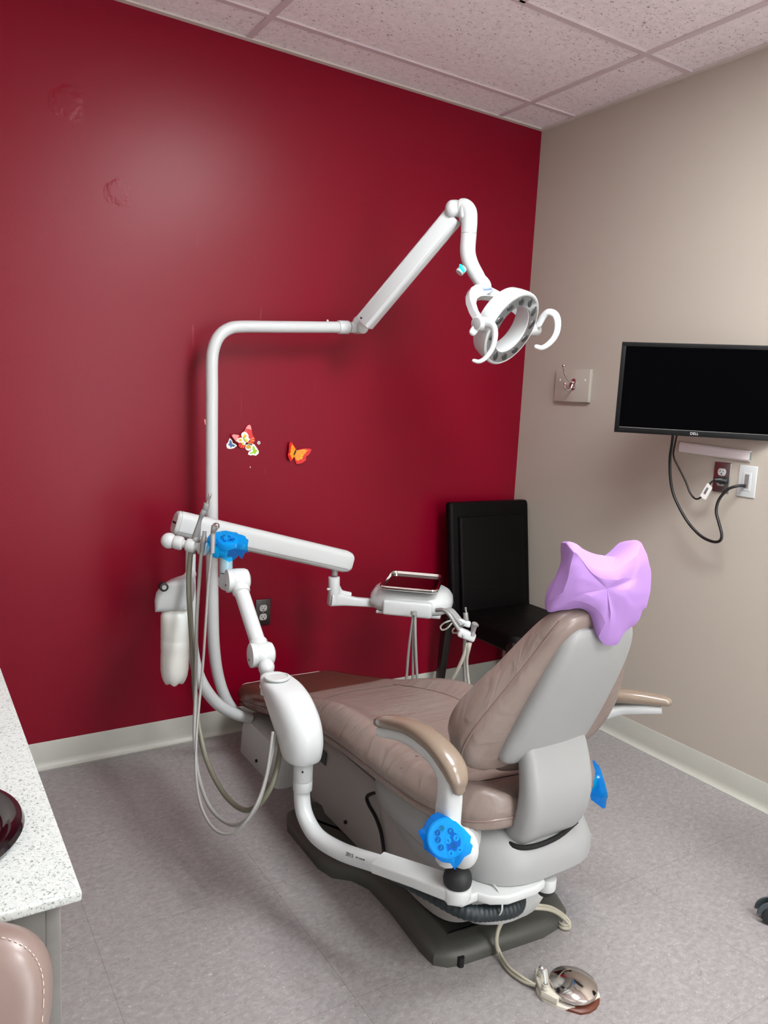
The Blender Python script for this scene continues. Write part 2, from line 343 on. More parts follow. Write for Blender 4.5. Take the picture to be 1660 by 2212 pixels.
def text(name, s, size, o, ux, uy, m, par, ext=0.0004, al='CENTER'):
    cu = bpy.data.curves.new(name, 'FONT'); cu.body = s; cu.size = size; cu.align_x = al; cu.align_y = 'CENTER'; cu.extrude = ext
    ob = bpy.data.objects.new('tmp', cu); me = bpy.data.meshes.new_from_object(ob)
    V = [tuple(v.co) for v in me.vertices]; F = [tuple(p.vertices) for p in me.polygons]
    bpy.data.objects.remove(ob); ux, uy = nrm(ux), nrm(uy)
    return mk(name, xf((V, F), o, ux, uy, np.cross(ux, uy)), m, par, flat=True)

# ================================================================== ROOM
XL, YF = -3.12, -4.6
st('floor', box(XL, 0, YF, 0, -.06, 0), FLOOR, org=(0, 0, 0))
st('wall_back', box(XL, 0, 0, .12, 0, HC + .1), RED, org=(0, 0, 0))
st('wall_right', box(0, .12, YF, .12, 0, HC + .1), BEI, org=(0, 0, 0))
st('wall_left', box(XL - .12, XL, YF, .12, 0, HC + .1), OTH)
st('wall_front', box(XL - .12, .12, YF - .12, YF, 0, HC + .1), mat('pale_wall_paint', (206, 202, 198), 0.6))
# troffer openings are two-by-four-foot bays left out of the tile field
GX = [XL, -2.716, -1.497, -.277, 0]; GY = [YF, -4.493, -3.883, -3.273, -2.664, -2.054, -1.445, -.835, -.224, 0]
LIGHTS = [(-1.497, -.887, -2.664, -1.445), (-1.497, -.887, -4.493, -3.273)]  # second bay holds an unseen light added for fill
tiles = []
for i in range(len(GX) - 1):
    for j in range(len(GY) - 1):
        x0, x1, y0, y1 = GX[i], GX[i + 1], GY[j], GY[j + 1]
        for l in LIGHTS:
            if y0 > l[2] - .01 and y1 < l[3] + .01:
                if abs(l[0] - x0) < .01: x0 = l[1]
                elif abs(l[1] - x1) < .01: x1 = l[0]
        tiles.append(box(x0, x1, y0, y1, HC + .004, HC + .03))
st('ceiling', J(*tiles, box(XL, 0, YF, 0, HC + .12, HC + .14)), TILE, org=(0, 0, 0))
k = 0
def runner(x0, x1, y0, y1):
    global k; k += 1; st('trim_%d' % k, box(x0, x1, y0, y1, HC - .002, HC + .006), GRID)
for x in GX[1:-1]: runner(x - .012, x + .012, YF, 0)
runner(-.887 - .012, -.887 + .012, -2.664, -.835); runner(-.887 - .012, -.887 + .012, -4.493, -3.273)
for y in GY[1:-1]:
    for i in range(len(GX) - 1): runner(GX[i] + .012, GX[i + 1] - .012, y - .012, y + .012)
WANG = mat('wall_angle_metal', (205, 196, 190), 0.5)
for g in (box(XL, 0, -.022, 0, HC - .004, HC + .003), box(-.022, 0, YF, -.022, HC - .004, HC + .003)):
    k += 1; st('trim_%d' % k, g, WANG)
# vinyl cove baseboards
def cove(p0, p1, nx, ny, name):
    pr = [(0, 0), (.020, 0), (.020, .003), (.012, .008), (.006, .016), (.0045, .03), (.004, .098), (.002, .104), (0, .104)]
    rings = [[(p[0] + nx * a, p[1] + ny * a, z) for a, z in pr] for p in (p0, p1)]
    st(name, loft(rings), BASEB, flat=False)
cove((-2.5, 0), (-.0, 0), 0, -1, 'baseboard_back'); cove((0, 0), (0, YF), -1, 0, 'baseboard_right')
st('added_door_1', J(box(-1.50, -1.44, -4.6, -4.565, 0, 2.10), box(-.56, -.50, -4.6, -4.565, 0, 2.10), box(-1.50, -.50, -4.6, -4.565, 2.04, 2.10)), WH2)  # unseen door frame, added to go with the ceiling fill light
# ceiling lamps
DIFF = mat('lamp_diffuser', (255, 255, 255), 0.6, emit=((.96, .98, 1.0), LAMP))
for n_, (x0, x1, y0, y1) in enumerate(LIGHTS):
    t = thing('ceiling_light', ['flush rectangular ceiling light over the head end of the chair', 'unseen flush ceiling light added for fill, furthest from the red wall'][n_], 'ceiling light', ((x0 + x1) / 2, (y0 + y1) / 2, HC), 'ceiling lights')
    fr = J(box(x0 + .012, x0 + .035, y0 + .012, y1 - .012, HC + .003, HC + .09), box(x1 - .035, x1 - .012, y0 + .012, y1 - .012, HC + .003, HC + .09), box(x0 + .035, x1 - .035, y0 + .012, y0 + .035, HC + .003, HC + .09), box(x0 + .035, x1 - .035, y1 - .035, y1 - .012, HC + .003, HC + .09), box(x0 + .012, x1 - .012, y0 + .012, y1 - .012, HC + .09, HC + .1))
    mk('frame', fr, WH2, t, flat=True); mk('diffuser', box(x0 + .036, x1 - .036, y0 + .036, y1 - .036, HC + .006, HC + .012), DIFF, t, flat=True)

# ================================================================== TREATMENT CHAIR
chair = thing('dental_chair', 'taupe padded dental treatment chair with grey base in the middle of the room', 'dental chair', (CX, -1.1, 0))
bp_ = [(-1.535, -.72), (-1.585, -.74), (-1.612, -.80), (-1.616, -1.03), (-1.60, -1.09), (-1.555, -1.13), (-1.53, -1.19), (-1.53, -1.30), (-1.545, -1.47), (-1.543, -1.53), (-1.515, -1.555), (-1.487, -1.563)]
bpr = [(-1.47, -1.567), (-1.22, -1.592), (-1.16, -1.585), (-1.10, -1.56), (-1.075, -1.50), (-1.09, -1.30), (-1.09, -1.19), (-1.04, -1.10), (-1.03, -.80), (-1.06, -.74), (-1.11, -.72)]
def off(poly, d):
    c = np.array([CX, -1.15]); o = []
    n = len(poly); P = [np.array(p) for p in poly]
    for i in range(n):
        t = nrm(P[(i + 1) % n] - P[i - 1]); nn = np.array([t[1], -t[0]]); o.append(P[i] - nn * d if (P[i] - c) @ nn > 0 else P[i] + nn * d)
    return o
pl = bp_ + bpr
def rz(poly, z): return [(p[0], p[1], z) for p in poly]
mk('base_plate', loft([rz(pl, 0), rz(pl, .022), rz(off(pl, .006), .032), rz(off(pl, .018), .040), rz(off(pl, .060), .046), rz(off(pl, .072), .040), rz(off(pl, .09), .026)]), BASEG, chair)
mk('levelling_bolt', J(cyl((-1.481, -1.565, .0), (-1.481, -1.565, .026), .009)), GAP, chair)
def superring(cx, cy, a, b, z, p=3.2, n=40): return [(cx + x, cy + y, z) for x, y in circ(n, a, b, p)]
# low fixed cover towards the toe, lift column cover and rear housing
mk('lower_cover', loft([superring(CX, -.98, .155, .33, .03, 8), superring(CX, -.98, .155, .33, .19, 8), superring(CX, -1.0, .15, .31, .25, 8), superring(CX, -1.02, .14, .28, .275, 7)]), GRY2, chair)
mk('lift_cover', loft([superring(CX, -1.29, .15, .20, .045, 4), superring(CX, -1.29, .16, .21, .12, 4), superring(CX, -1.3, .17, .23, .26, 4), superring(CX, -1.3, .17, .24, .33, 4)]), GRY2, chair)
mk('column_cover', loft([superring(-1.36, -1.38, .05, .10, .070, 3), superring(-1.35, -1.40, .10, .17, .085, 3), superring(-1.34, -1.42, .13, .20, .12, 3), superring(-1.33, -1.425, .145, .215, .18, 3), superring(-1.325, -1.425, .15, .22, .28, 3)]), WH2, chair)
mk('middle_shell', loft([superring(-1.33, -1.42, .15, .21, .215, 3), superring(-1.33, -1.42, .185, .235, .225, 3), superring(-1.325, -1.42, .195, .255, .25, 3), superring(-1.32, -1.42, .2, .262, .275, 3)]), GRYP, chair)
mk('rear_shell', loft([superring(-1.325, -1.40, .185, .26, .270, 3.4), superring(-1.32, -1.40, .208, .292, .272, 3.4), superring(-1.32, -1.40, .220, .308, .290, 3.4), superring(-1.32, -1.40, .220, .310, .325, 3.4), superring(-1.32, -1.40, .205, .295, .37, 3.2), superring(-1.32, -1.39, .19, .27, .395, 3), superring(-1.32, -1.38, .16, .23, .402, 3)]), GRYP, chair)
# seat: loft of cross sections from toe to hip
def seat_section(y, wd, z0, T, bol, cc, cx=CX):
    h = [(.0, .0), (.80, .0), (.94, .004), (.965, .010), (.972, .024), (.962, .028), (.985, .034), (1.0, .30 * T + .02), (1.0, .55 * T + .01), (.975, .80 * T), (.92, .97 * T + bol * .6), (.83, T + bol), (.72, T + bol * .8), (.62, T + bol * .1 - cc * .4), (.40, T - cc * .9), (.15, T - cc), (0, T - cc)]
    r = h + [(-a, z) for a, z in h[-2:0:-1]]
    return [(cx + a * wd, y, z0 + z) for a, z in r]
S = [  # y, half width, z bottom, thickness, bolster, centre dip
    (-.105, .150, .196, .045, 0, 0), (-.112, .182, .180, .068, 0, 0), (-.135, .203, .172, .085, .000, 0), (-.18, .215, .184, .088, .002, .0), (-.30, .222, .212, .088, .002, 0), (-.45, .228, .250, .088, .002, 0), (-.60, .240, .290, .088, .003, .0),
    (-.70, .252, .315, .088, .008, 0), (-.78, .262, .335, .088, .018, .002), (-.88, .272, .360, .088, .028, .005), (-1.0, .280, .385, .088, .034, .008), (-1.12, .284, .397, .088, .034, .010), (-1.25, .285, .402, .088, .030, .012), (-1.38, .283, .404, .088, .026, .013), (-1.48, .275, .406, .088, .024, .012), (-1.56, .255, .409, .088, .024, .010), (-1.62, .215, .413, .085, .022, .006), (-1.65, .165, .417, .074, .014, .003), (-1.662, .12, .424, .05, .0, .0)]
def interp(S, k=5):
    Q = cr([np.array(s, float) for s in S], k); return [tuple(q) for q in Q]
SF = interp(S, 4)
seat = mk('seat_cushion', loft([seat_section(*s) for s in SF]), LEA, chair, ang=60)
SA = np.array(SF)[::-1]
def onseat(y, a, dz=0.0):
    s = tuple([y] + [float(np.interp(y, SA[:, 0], SA[:, i])) for i in range(1, 6)]); r = seat_section(*s)
    top = sorted([(abs(p[0] - CX) / s[1], p[2]) for p in r[:len(r) // 2 + 1][7:]]); return (CX + a * s[1], y, float(np.interp(abs(a), [t_[0] for t_ in top], [t_[1] for t_ in top])) + dz)
def onseat_old(y, a, dz=0.0):
    s = min(SF, key=lambda q: abs(q[0] - y)); r = seat_section(*s)
    half = [p for p in r if (p[0] - CX) * (1 if a >= 0 else -1) >= -1e-9 and p[2] > s[2] + s[3] * .7]
    p = min(half, key=lambda q: abs(abs(q[0] - CX) / s[1] - abs(a))); return (CX + a * s[1], y, p[2] + dz)
SEAM = mat('dark_seam', (88, 70, 64), 0.5)
PIP = mat('taupe_piping', (128, 108, 100), 0.35, coat=.3)
sd_ = SF[6::3] + [SF[-1]]
mk('piping', tube([(CX - q[1] * .975, q[0], q[2] + min(.0285, q[3] * .5)) for q in sd_] + [(CX + q[1] * .975, q[0], q[2] + min(.0285, q[3] * .5)) for q in sd_[::-1]], .0032, 8, 2), PIP, seat)
mk('seam', J(tube([onseat(-.80 + .09 * (1 - abs(a) ** 1.5), a, .0008) for a in (-.8, -.7, -.6, -.5, -.4, -.2, 0, .2, .4, .5, .6)], .0014, 6, 2)), SEAM, seat)
mk('seam', J(tube([onseat(-1.40 - .03 * (1 - abs(a)), a, .0008) for a in (-.95, -.8, -.6, -.4, -.2, 0, .2, .4, .6, .8, .95)], .0018, 6, 2)), SEAM, seat)
mk('seam', J(tube([onseat(-1.53 - .03 * (1 - abs(a)), a, .0008) for a in (-.8, -.6, -.4, -.2, 0, .2, .4, .6, .8)], .0018, 6, 2)), SEAM, seat)
for sgn in (-1, 1):
    mk('seam', tube([onseat(y, sgn * .60, .0005) for y in (-.72, -.85, -1.0, -1.15, -1.3, -1.4)], .0013, 6, 3), SEAM, seat)
mk('seat_pan', loft([[(CX + x, y, z) for x, z in rr(2 * w_, .03, .012)] for y, w_, z in ()] or [superring(CX, -1.25, .19, .36, .385, 5), superring(CX, -1.25, .22, .39, .408, 5)]), GRYP, chair)
# backrest, built in its own reclined frame
BX = -1.345
BO = np.array([BX, -1.640, .590]); BU = nrm([0, -.416, .909]); BN = np.array([0, .909, .416])
def bk(x, h, n): return tuple(BO + np.array([x, 0, 0]) + BU * h + BN * n)
def back_section(h, wd, T, n0, wing):
    hp = [(0, n0), (.72, n0), (.88, n0 + .004), (.955, n0 + .014), (.96, n0 + .020), (.985, n0 + .026), (1.0, n0 + .3 * T + .012), (.985, n0 + .72 * T), (.93, n0 + .93 * T + wing * .7), (.82, n0 + T + wing), (.66, n0 + T + wing * .5), (.4, n0 + T), (.15, n0 + T - .004), (0, n0 + T - .004)]
    r = hp + [(-a, z) for a, z in hp[-2:0:-1]]
    return [bk(a * wd, h, z) for a, z in r]
BS = [(-.030, .13, .03, .004, 0), (-.026, .175, .055, 0, 0), (-.012, .212, .075, 0, .004), (.02, .240, .088, 0, .014), (.06, .250, .092, 0, .022), (.11, .244, .092, 0, .026), (.17, .222, .088, 0, .022), (.24, .193, .082, 0, .014), (.30, .168, .078, 0, .010), (.36, .148, .072, 0, .004), (.40, .134, .064, .0, 0), (.425, .112, .05, .004, 0), (.437, .075, .03, .01, 0)]
BF = interp(BS, 4)
back = mk('backrest_cushion', loft([back_section(*s) for s in BF]), LEA, chair, ang=60)
for sgn in (-1, 1): mk('piping', tube([bk(sgn * s[1] * .965, s[0], s[3] + .022) for s in BF[3:-5:3]], .003, 8, 2), PIP, back)
mk('lumbar_roll', tube([bk(x, -.04 - .012 * (1 - (x / .12) ** 2), .042) for x in (-.10, -.06, 0, .06, .10)], [.022, .036, .04, .036, .022], 16, 4, rnd=True), LEA, back)
sh = [(-.010, .085, .010), (.0, .115, .016), (.015, .132, .02), (.05, .138, .024), (.15, .136, .027), (.24, .130, .027), (.31, .122, .025), (.36, .112, .02), (.39, .098, .014), (.405, .078, .006)]
def shell_ring(h, wd, d):
    o = [(x * wd, 0.004) for x in (-1, -.5, 0, .5, 1)] + [(.995 * wd, -d * .35), (.93 * wd, -d * .8), (.8 * wd, -d), (.3 * wd, -d * 1.15), (-.3 * wd, -d * 1.15), (-.8 * wd, -d), (-.93 * wd, -d * .8), (-.995 * wd, -d * .35)]
    return [bk(x, h, n) for x, n in o]
mk('backrest_shell', loft([shell_ring(*s) for s in interp(sh, 4)]), GRYP, chair, ang=50)
# link that carries the backrest, curving down into the rear shell
lk = [(-1.650, .66, .098, .012), (-1.672, .60, .104, .026), (-1.690, .52, .108, .032), (-1.684, .455, .107, .034), (-1.662, .41, .104, .034), (-1.625, .375, .100, .03)]
rings = []
Q = cr([np.array(s, float) for s in lk], 6)
for i, q in enumerate(Q):
    a, b = Q[max(0, i - 1)], Q[min(len(Q) - 1, i + 1)]; t = nrm([0, b[0] - a[0], b[1] - a[1]]); nn = np.cross([1, 0, 0], t)
    rings.append([(-1.325 + x, q[0] + nn[1] * y_, q[1] + nn[2] * y_) for x, y_ in rr(2 * q[2], 2 * q[3], min(q[3] * .9, .03), 5)])
mk('backrest_link', loft(rings), GRYP, chair)
mk('link_slot', J(tube([(-1.435, -1.640, .378), (-1.425, -1.676, .376), (-1.38, -1.692, .374), (-1.30, -1.690, .376), (-1.22, -1.672, .385)], .0065, 10, 4)), GAP, chair)
# headrest on its two rods
def hd(x, h, n): return bk(x, h, n)
hr = mk('headrest', loft([[(-1.34 + x, -1.745 + n - .15 * h, 1.04 + h) for x, n in rr(2 * w_, 2 * t_, t_ * .8, 5)] for h, w_, t_ in ((-.085, .06, .012), (-.075, .08, .020), (-.04, .088, .024), (.0, .088, .025), (.03, .08, .022), (.045, .06, .014))]), LEA, chair)
mk('headrest_bar', box(0, 1, 0, 1, 0, 1) if False else tube([hd(0, .33, .004), hd(0, .40, .010), (-1.342, -1.75, 1.02)], .028, 4, spline=False, prof=rr(2, .5, .2), up=BN), STEEL, chair)
# armrests
def armrest(px, sg, swing):
    """px: post x, sg: side, swing: turn of the pad about the post"""
    o = np.array([px, -1.69, .50])
    def P(d, x, z):   # d along the pad towards the toe, x outwards
        c, s = math.cos(swing), math.sin(swing); return tuple(o + np.array([x * c * sg - d * s * sg * -1, d * c + x * s, z]))
    arm = mk('armrest', tube([P(0, 0, -.06), P(0, 0, .02), P(0.0, 0, .08), P(.012, 0, .118), P(.06, 0, .138), (P(.14, 0, .142)), P(.21, 0, .130), P(.27, 0, .110), P(.295, 0, .102)], [.028, .028, .027, .025, .020, .017, .015, .014, .012], 16, 6, prof=circ(16, .9, 1.0, 3), up=(0, 1, 0) if False else None), WH2, chair)
    mk('arm_pad', tube([P(-.030, 0, .105), P(-.024, 0, .125), P(.0, 0, .148), P(.06, 0, .168), P(.14, 0, .171), P(.21, 0, .157), P(.27, 0, .138), P(.297, 0, .127)], [.016, .024, .028, .027, .0255, .024, .0225, .016], 18, 6, prof=circ(18, 1.05, .72, 2.6), rnd=True), BEIG, arm)
    return arm
a1 = armrest(-1.655, -1, 0.0)
a2 = mk('armrest', tube([(-1.10, -1.42, .45), (-1.05, -1.455, .50), (-1.005, -1.505, .560), (-.965, -1.56, .598), (-.93, -1.61, .614), (-.898, -1.653, .622)], [.030, .027, .021, .016, .015, .012], 16, 6, prof=circ(16, 1.1, .9, 3)), WH2, chair)
mk('arm_pad', tube([(-1.045, -1.42, .575), (-1.02, -1.465, .603), (-.98, -1.53, .630), (-.94, -1.595, .643), (-.895, -1.66, .647)], [.020, .0245, .0255, .0245, .018], 18, 6, prof=circ(18, 1.05, .72, 2.6), rnd=True), BEIG, a2)
# hinge bracket below the near armrest
mk('armrest_bracket', J(ell((-1.618, -1.702, .445), .034, .042, .046), tube([(-1.61, -1.69, .44), (-1.56, -1.64, .40), (-1.50, -1.58, .38)], [.034, .034, .034], 14, 6)), WH2, chair)
mk('maker_plate', box(-1.478, -1.4765, -.80, -.72, .20, .245, .0), mat('dark_green_plate', (30, 48, 44), .4), chair)
mk('cover_screw', J(cyl((-1.474, -.95, .075), (-1.482, -.95, .075), .006, 12)), GAP, chair)
mk('cover_gap', tube([(-1.489, -1.161, 0.284), (-1.489, -1.116, 0.257), (-1.489, -1.088, 0.232), (-1.489, -1.101, 0.214), (-1.489, -1.143, 0.195), (-1.489, -1.177, 0.162), (-1.489, -1.201, 0.101)], [.003, .0055, .0055, .0055, .0055, .0055, .005], 8, 5), GAP, chair)

# ---- touch pads on the chair, with their printed keys
NAVY = mat('navy_key', (8, 30, 92), .4); PALEK = mat('pale_key', (205, 225, 240), .4); GRNK = mat('green_key', (60, 150, 90), .4); PADW = mat('touchpad_face', (196, 214, 226), .4); PANEL = mat('touchpad_blue_panel', (30, 70, 150), .4)
def touchpad(par, c, nrm_, rgt, rad, keys=True):
    z = nrm(nrm_); x = nrm(np.array(rgt) - z * (np.array(rgt) @ z)); y = np.cross(z, x); c = np.array(c)
    pad = mk('touchpad', xf(lathe([(.6 * rad, -.028), (.92 * rad, -.02), (rad, -.008), (.97 * rad, 0), (.9 * rad, .003), (.0, .004)], (0, 0, 0), n=40), c, x, y * .98, z), PADW, par)
    if keys:
        def P(a, b, h=.0045): return tuple(c + x * a * rad + y * b * rad + z * h)
        def disc(a, b, r, m, h=.0045, nm='key'): return mk(nm, cyl(P(a, b, h - .001), P(a, b, h + .0006), r * rad, 20), m, pad)
        mk('key_panel', xf(prism([(r_ * math.cos(t_) * rad, r_ * math.sin(t_) * rad) for t_, r_ in [(math.radians(a_), .46) for a_ in range(-100, 120, 12)]] + [(-.12 * rad, .25 * rad), (-.2 * rad, -.2 * rad)], .0008), P(.27, -.05, .004), x, y, z), PANEL, pad)
        ks = [(-.38, .42, 'g', '0'), (.08, .42, 'n', 'R'), (-.52, .14, 'n', '1'), (-.40, -.16, 'n', '2'), (-.16, -.46, 'n', '3'), (.44, .20, 'p', '\u2191'), (.10, -.04, 'p', '\u2196'), (.76, -.27, 'p', '\u2192'), (.40, -.55, 'p', '\u2193'), (.42, -.18, 'n', '')]
        for a, b, t, ch in ks:
            kk = disc(a, b, .145, {'g': GRNK, 'n': NAVY, 'p': PALEK}[t], .0055)
            if ch in '0123R' and ch: text('key_mark', ch, .24 * rad, P(a, b, .0064), x, y, PALEK if t == 'n' else NAVY, kk)
            elif ch:
                d = {'\u2191': (0, 1), '\u2196': (-.7, .7), '\u2192': (1, 0), '\u2193': (0, -1)}[ch]; e = (-d[1], d[0]); q = .09
                mk('key_mark', xf(prism([((d[0] * i + e[0] * j) * rad * q, (d[1] * i + e[1] * j) * rad * q) for i, j in [(1, 0), (.1, -.7), (.1, -.2), (-1, -.2), (-1, .2), (.1, .2), (.1, .7)]], .0006), P(a, b, .0062), x, y, z), NAVY, kk)
    return pad, c, x, y, z
PC = (-1.688, -1.731, 0.502)
tp, pc, px_, py_, pz_ = touchpad(chair, PC, -RF + RX * -.05 + RU * .22, RX * .95 - RU * .30, .043)
mk('touchpad_stem', tube([tuple(pc - pz_ * .02), (-1.64, -1.68, .42)], [.024, .03], 14, spline=False), WH2, chair)
# blue film: crumpled bag round the pad
def film_bag(name, c, x, y, z, outl, front, backd, label, seed, par=None):
    """outl: outline (a,b) round the pad; front/backd: offsets along the normal"""
    rnd_ = random.Random(seed); n = len(outl); V = []; F = []
    rings = [(1.0, -.3), (1.01, -.05), (.98, .3), (1.0, .8), (.93, 1.0), (.5, 1.04), (.08, 1.04)]
    for k_, (s, f_) in enumerate(rings):
        for (a, b) in outl:
            r = math.hypot(a, b); lim = 1.0 if k_ < 3 else min(1.0, .044 / r * 1.04 if r > .044 else 1)
            j = rnd_.uniform(-.0015, .0015) if k_ < 4 else 0
            V.append(tuple(np.array(c) + x * (a * s * lim + j) + y * (b * s * lim + j) + z * (front * f_ + (j if k_ < 5 else 0))))
    for k_ in range(len(rings) - 1):
        for i in range(n): F.append((k_ * n + i, k_ * n + (i + 1) % n, (k_ + 1) * n + (i + 1) % n, (k_ + 1) * n + i))
    F.append(tuple(range((len(rings) - 1) * n, len(rings) * n)))
    V = [tuple(p) for p in V]
    V2 = list(V); o = len(V2)
    for (a, b) in outl: V2.append(tuple(np.array(c) + x * a * .6 + y * b * .6 - z * backd))
    for i in range(n): F.append((i, o + i, o + (i + 1) % n, (i + 1) % n))
    t = mk(name, (V2, F), BLUEF, ang=25); return tag(t, label, 'plastic film', 'blue protective films')
def pxo(lst, cx, cy, k): return [((u - cx) * k, (cy - v) * k) for u, v in lst]
def todisc(c, x, y, pts, cx, cy, d): # outline measured around the pad in its own plane
    return pxo(pts, cx, cy, d / 1665.)
o1 = [(948, 1758), (968, 1768), (985, 1778), (1003, 1792), (1017, 1808), (1014, 1820), (1020, 1826), (1014, 1842), (1002, 1849), (992, 1862), (983, 1872), (980, 1874), (972, 1862), (955, 1858), (940, 1848), (928, 1838), (916, 1832), (915, 1818), (908, 1808), (905, 1798), (909, 1793), (917, 1790), (922, 1778), (934, 1764)]
pl1 = pxo(o1, 965, 1812, 1.66 / 1665)
th = math.atan2(-.30, .95); pl1 = [(a * math.cos(-th) - b * math.sin(-th), a * math.sin(-th) + b * math.cos(-th)) for a, b in pl1]
film_bag('plastic_film', pc, px_, py_, pz_, pl1, .010, .03, 'bright blue plastic film wrapped over the keypad below the near armrest', 3)
# far-side pad, only its wrapped edge shows past the backrest link
FP = np.array([-1.085, -1.575, .42])
mk('side_touchpad', J(ell(tuple(FP + [.0, .0, 0]), .03, .03, .03), tube([(-1.13, -1.50, .42), tuple(FP)], .025, 12, spline=False)), WH2, chair)
fx, fy, fz = frame((.75, -.55, .3), (0, 0, 1))
fo = [(.062 * math.cos(t) * (1 + .13 * math.sin(5 * t) + .06 * math.sin(9 * t)), .052 * math.sin(t) * (1 + .1 * math.cos(4 * t))) for t in [2 * math.pi * i / 24 for i in range(24)]]
film_bag('plastic_film', FP + [.022, -.022, .0], fx, fy, fz, fo, .014, .03, 'bright blue plastic film on the far side of the chair past the backrest', 5)

# ---- clear sleeve over the toe of the seat
cov = []
for s in [q for q in SF if q[0] > -.62][1:]:
    r = seat_section(*s); cen = np.array([CX, s[0], s[2] + s[3] * .4])
    cov.append([tuple(cen + (np.array(p) - cen) * 1.0 + nrm(np.array(p) - cen) * .0045) for p in r])
V_, F_ = loft(cov, cap=False); n_ = len(cov[0]); F_.append(tuple(reversed(range(n_))))
tc_ = mk('toe_cover', (V_, F_), CLEARF, ang=40)
mk('hem', tube([cov[4][i] for i in range(0, len(cov[4]), 1)], .0016, 6, 2, closed=True, cap=False), mat('pale_plastic_edge', (205, 190, 186), .3), tc_, label='pale gathered edge')
tag(tc_, 'clear brownish plastic sleeve stretched over the toe end of the treatment chair', 'plastic cover')

# ---- purple paper cover over the headrest
fr_ = [(-1.457, -1.785, 1.146), (-1.439, -1.79, 1.143), (-1.417, -1.796, 1.134), (-1.378, -1.802, 1.116), (-1.327, -1.807, 1.107), (-1.296, -1.807, 1.122), (-1.246, -1.812, 1.158), (-1.237, -1.818, 1.111), (-1.226, -1.821, 1.081), (-1.232, -1.829, 1.033), (-1.246, -1.834, 0.996), (-1.256, -1.834, 0.983), (-1.288, -1.834, 0.947), (-1.321, -1.834, 0.918), (-1.357, -1.832, 0.922), (-1.386, -1.829, 0.947), (-1.396, -1.824, 0.98), (-1.398, -1.815, 0.993), (-1.426, -1.802, 1.004), (-1.451, -1.79, 1.002), (-1.488, -1.774, 0.987), (-1.482, -1.774, 1.018), (-1.466, -1.777, 1.063), (-1.451, -1.78, 1.096)]
fr_ = [np.array(p) for p in fr_]
mid = [(-1.462, -1.81, 1.133), (-1.456, -1.818, 1.13), (-1.441, -1.829, 1.11), (-1.42, -1.837, 1.096), (-1.38, -1.846, 1.09), (-1.345, -1.843, 1.098), (-1.29, -1.834, 1.118), (-1.29, -1.846, 1.098), (-1.283, -1.846, 1.073), (-1.297, -1.854, 1.035), (-1.316, -1.854, 1.021), (-1.324, -1.856, 1.014), (-1.328, -1.848, 0.984), (-1.349, -1.846, 0.97), (-1.37, -1.846, 0.969), (-1.385, -1.846, 0.98), (-1.397, -1.843, 1.001), (-1.413, -1.843, 1.016), (-1.439, -1.829, 1.027), (-1.458, -1.818, 1.03), (-1.473, -1.802, 1.024), (-1.48, -1.807, 1.046), (-1.474, -1.812, 1.077), (-1.47, -1.812, 1.111)]
inn = [(-1.448, -1.828, 1.113), (-1.444, -1.83, 1.106), (-1.43, -1.837, 1.089), (-1.41, -1.846, 1.079), (-1.383, -1.854, 1.072), (-1.358, -1.856, 1.077), (-1.31, -1.846, 1.068), (-1.31, -1.846, 1.068), (-1.315, -1.848, 1.065), (-1.333, -1.859, 1.055), (-1.34, -1.859, 1.045), (-1.348, -1.859, 1.036), (-1.353, -1.854, 1.015), (-1.363, -1.848, 1.002), (-1.38, -1.854, 1.001), (-1.382, -1.848, 1.008), (-1.394, -1.848, 1.022), (-1.406, -1.846, 1.03), (-1.427, -1.84, 1.039), (-1.441, -1.829, 1.046), (-1.455, -1.826, 1.048), (-1.457, -1.826, 1.063), (-1.457, -1.829, 1.084), (-1.456, -1.829, 1.101)]
c0_ = np.mean(fr_, axis=0); fr_ = [c0_ + (p - c0_) * 1.06 for p in fr_]; n_ = len(fr_); N_ = np.array(BN)
V_ = [tuple(p) for p in fr_] + mid + inn; cpt = np.array(inn).mean(0); V_.append(tuple(cpt + np.array([0, -.004, 0])))
F_ = []
for k_ in range(2):
    for i in range(n_): F_.append((k_ * n_ + i, k_ * n_ + (i + 1) % n_, (k_ + 1) * n_ + (i + 1) % n_, (k_ + 1) * n_ + i))
for i in range(n_): F_.append((2 * n_ + i, 2 * n_ + (i + 1) % n_, 3 * n_))
o_ = len(V_)          # the patient's side of the bag
cc_ = np.mean(fr_, axis=0)
V_ += [tuple(cc_ + (p - cc_) * .86 + np.array([.03, .06, .0])) for p in fr_]; V_.append(tuple(cc_ + np.array([.04, .09, .0])))
for i in range(n_): F_.append((i, o_ + i, o_ + (i + 1) % n_, (i + 1) % n_)); F_.append((o_ + i, o_ + n_, o_ + (i + 1) % n_))
hcv = mk('headrest_cover', (V_, F_), PURP, ang=30, sub=2)
at_ = hcv.data.attributes.new('crease_edge', 'FLOAT', 'EDGE'); rc_ = random.Random(4)
for i_ in range(len(at_.data)): at_.data[i_].value = rc_.choice((0, .35, .75, .9))
tag(hcv, 'crumpled purple paper bag pulled over the headrest of the treatment chair', 'headrest cover')

# ---- floor box under the toe
jb = thing('utility_box', 'white floor box for the supply lines beneath the toe of the chair', 'utility box', (-1.36, -.37, 0))
mk('cover', loft([superring(-1.36, -.355, .175, .185, .0, 14), superring(-1.36, -.355, .172, .180, .10, 14), superring(-1.36, -.35, .165, .165, .150, 10), superring(-1.36, -.35, .15, .15, .158, 8)]), WH2, jb)
mk('screw', cyl((-1.53, -.36, .035), (-1.540, -.36, .035), .006, 12), GAP, jb)

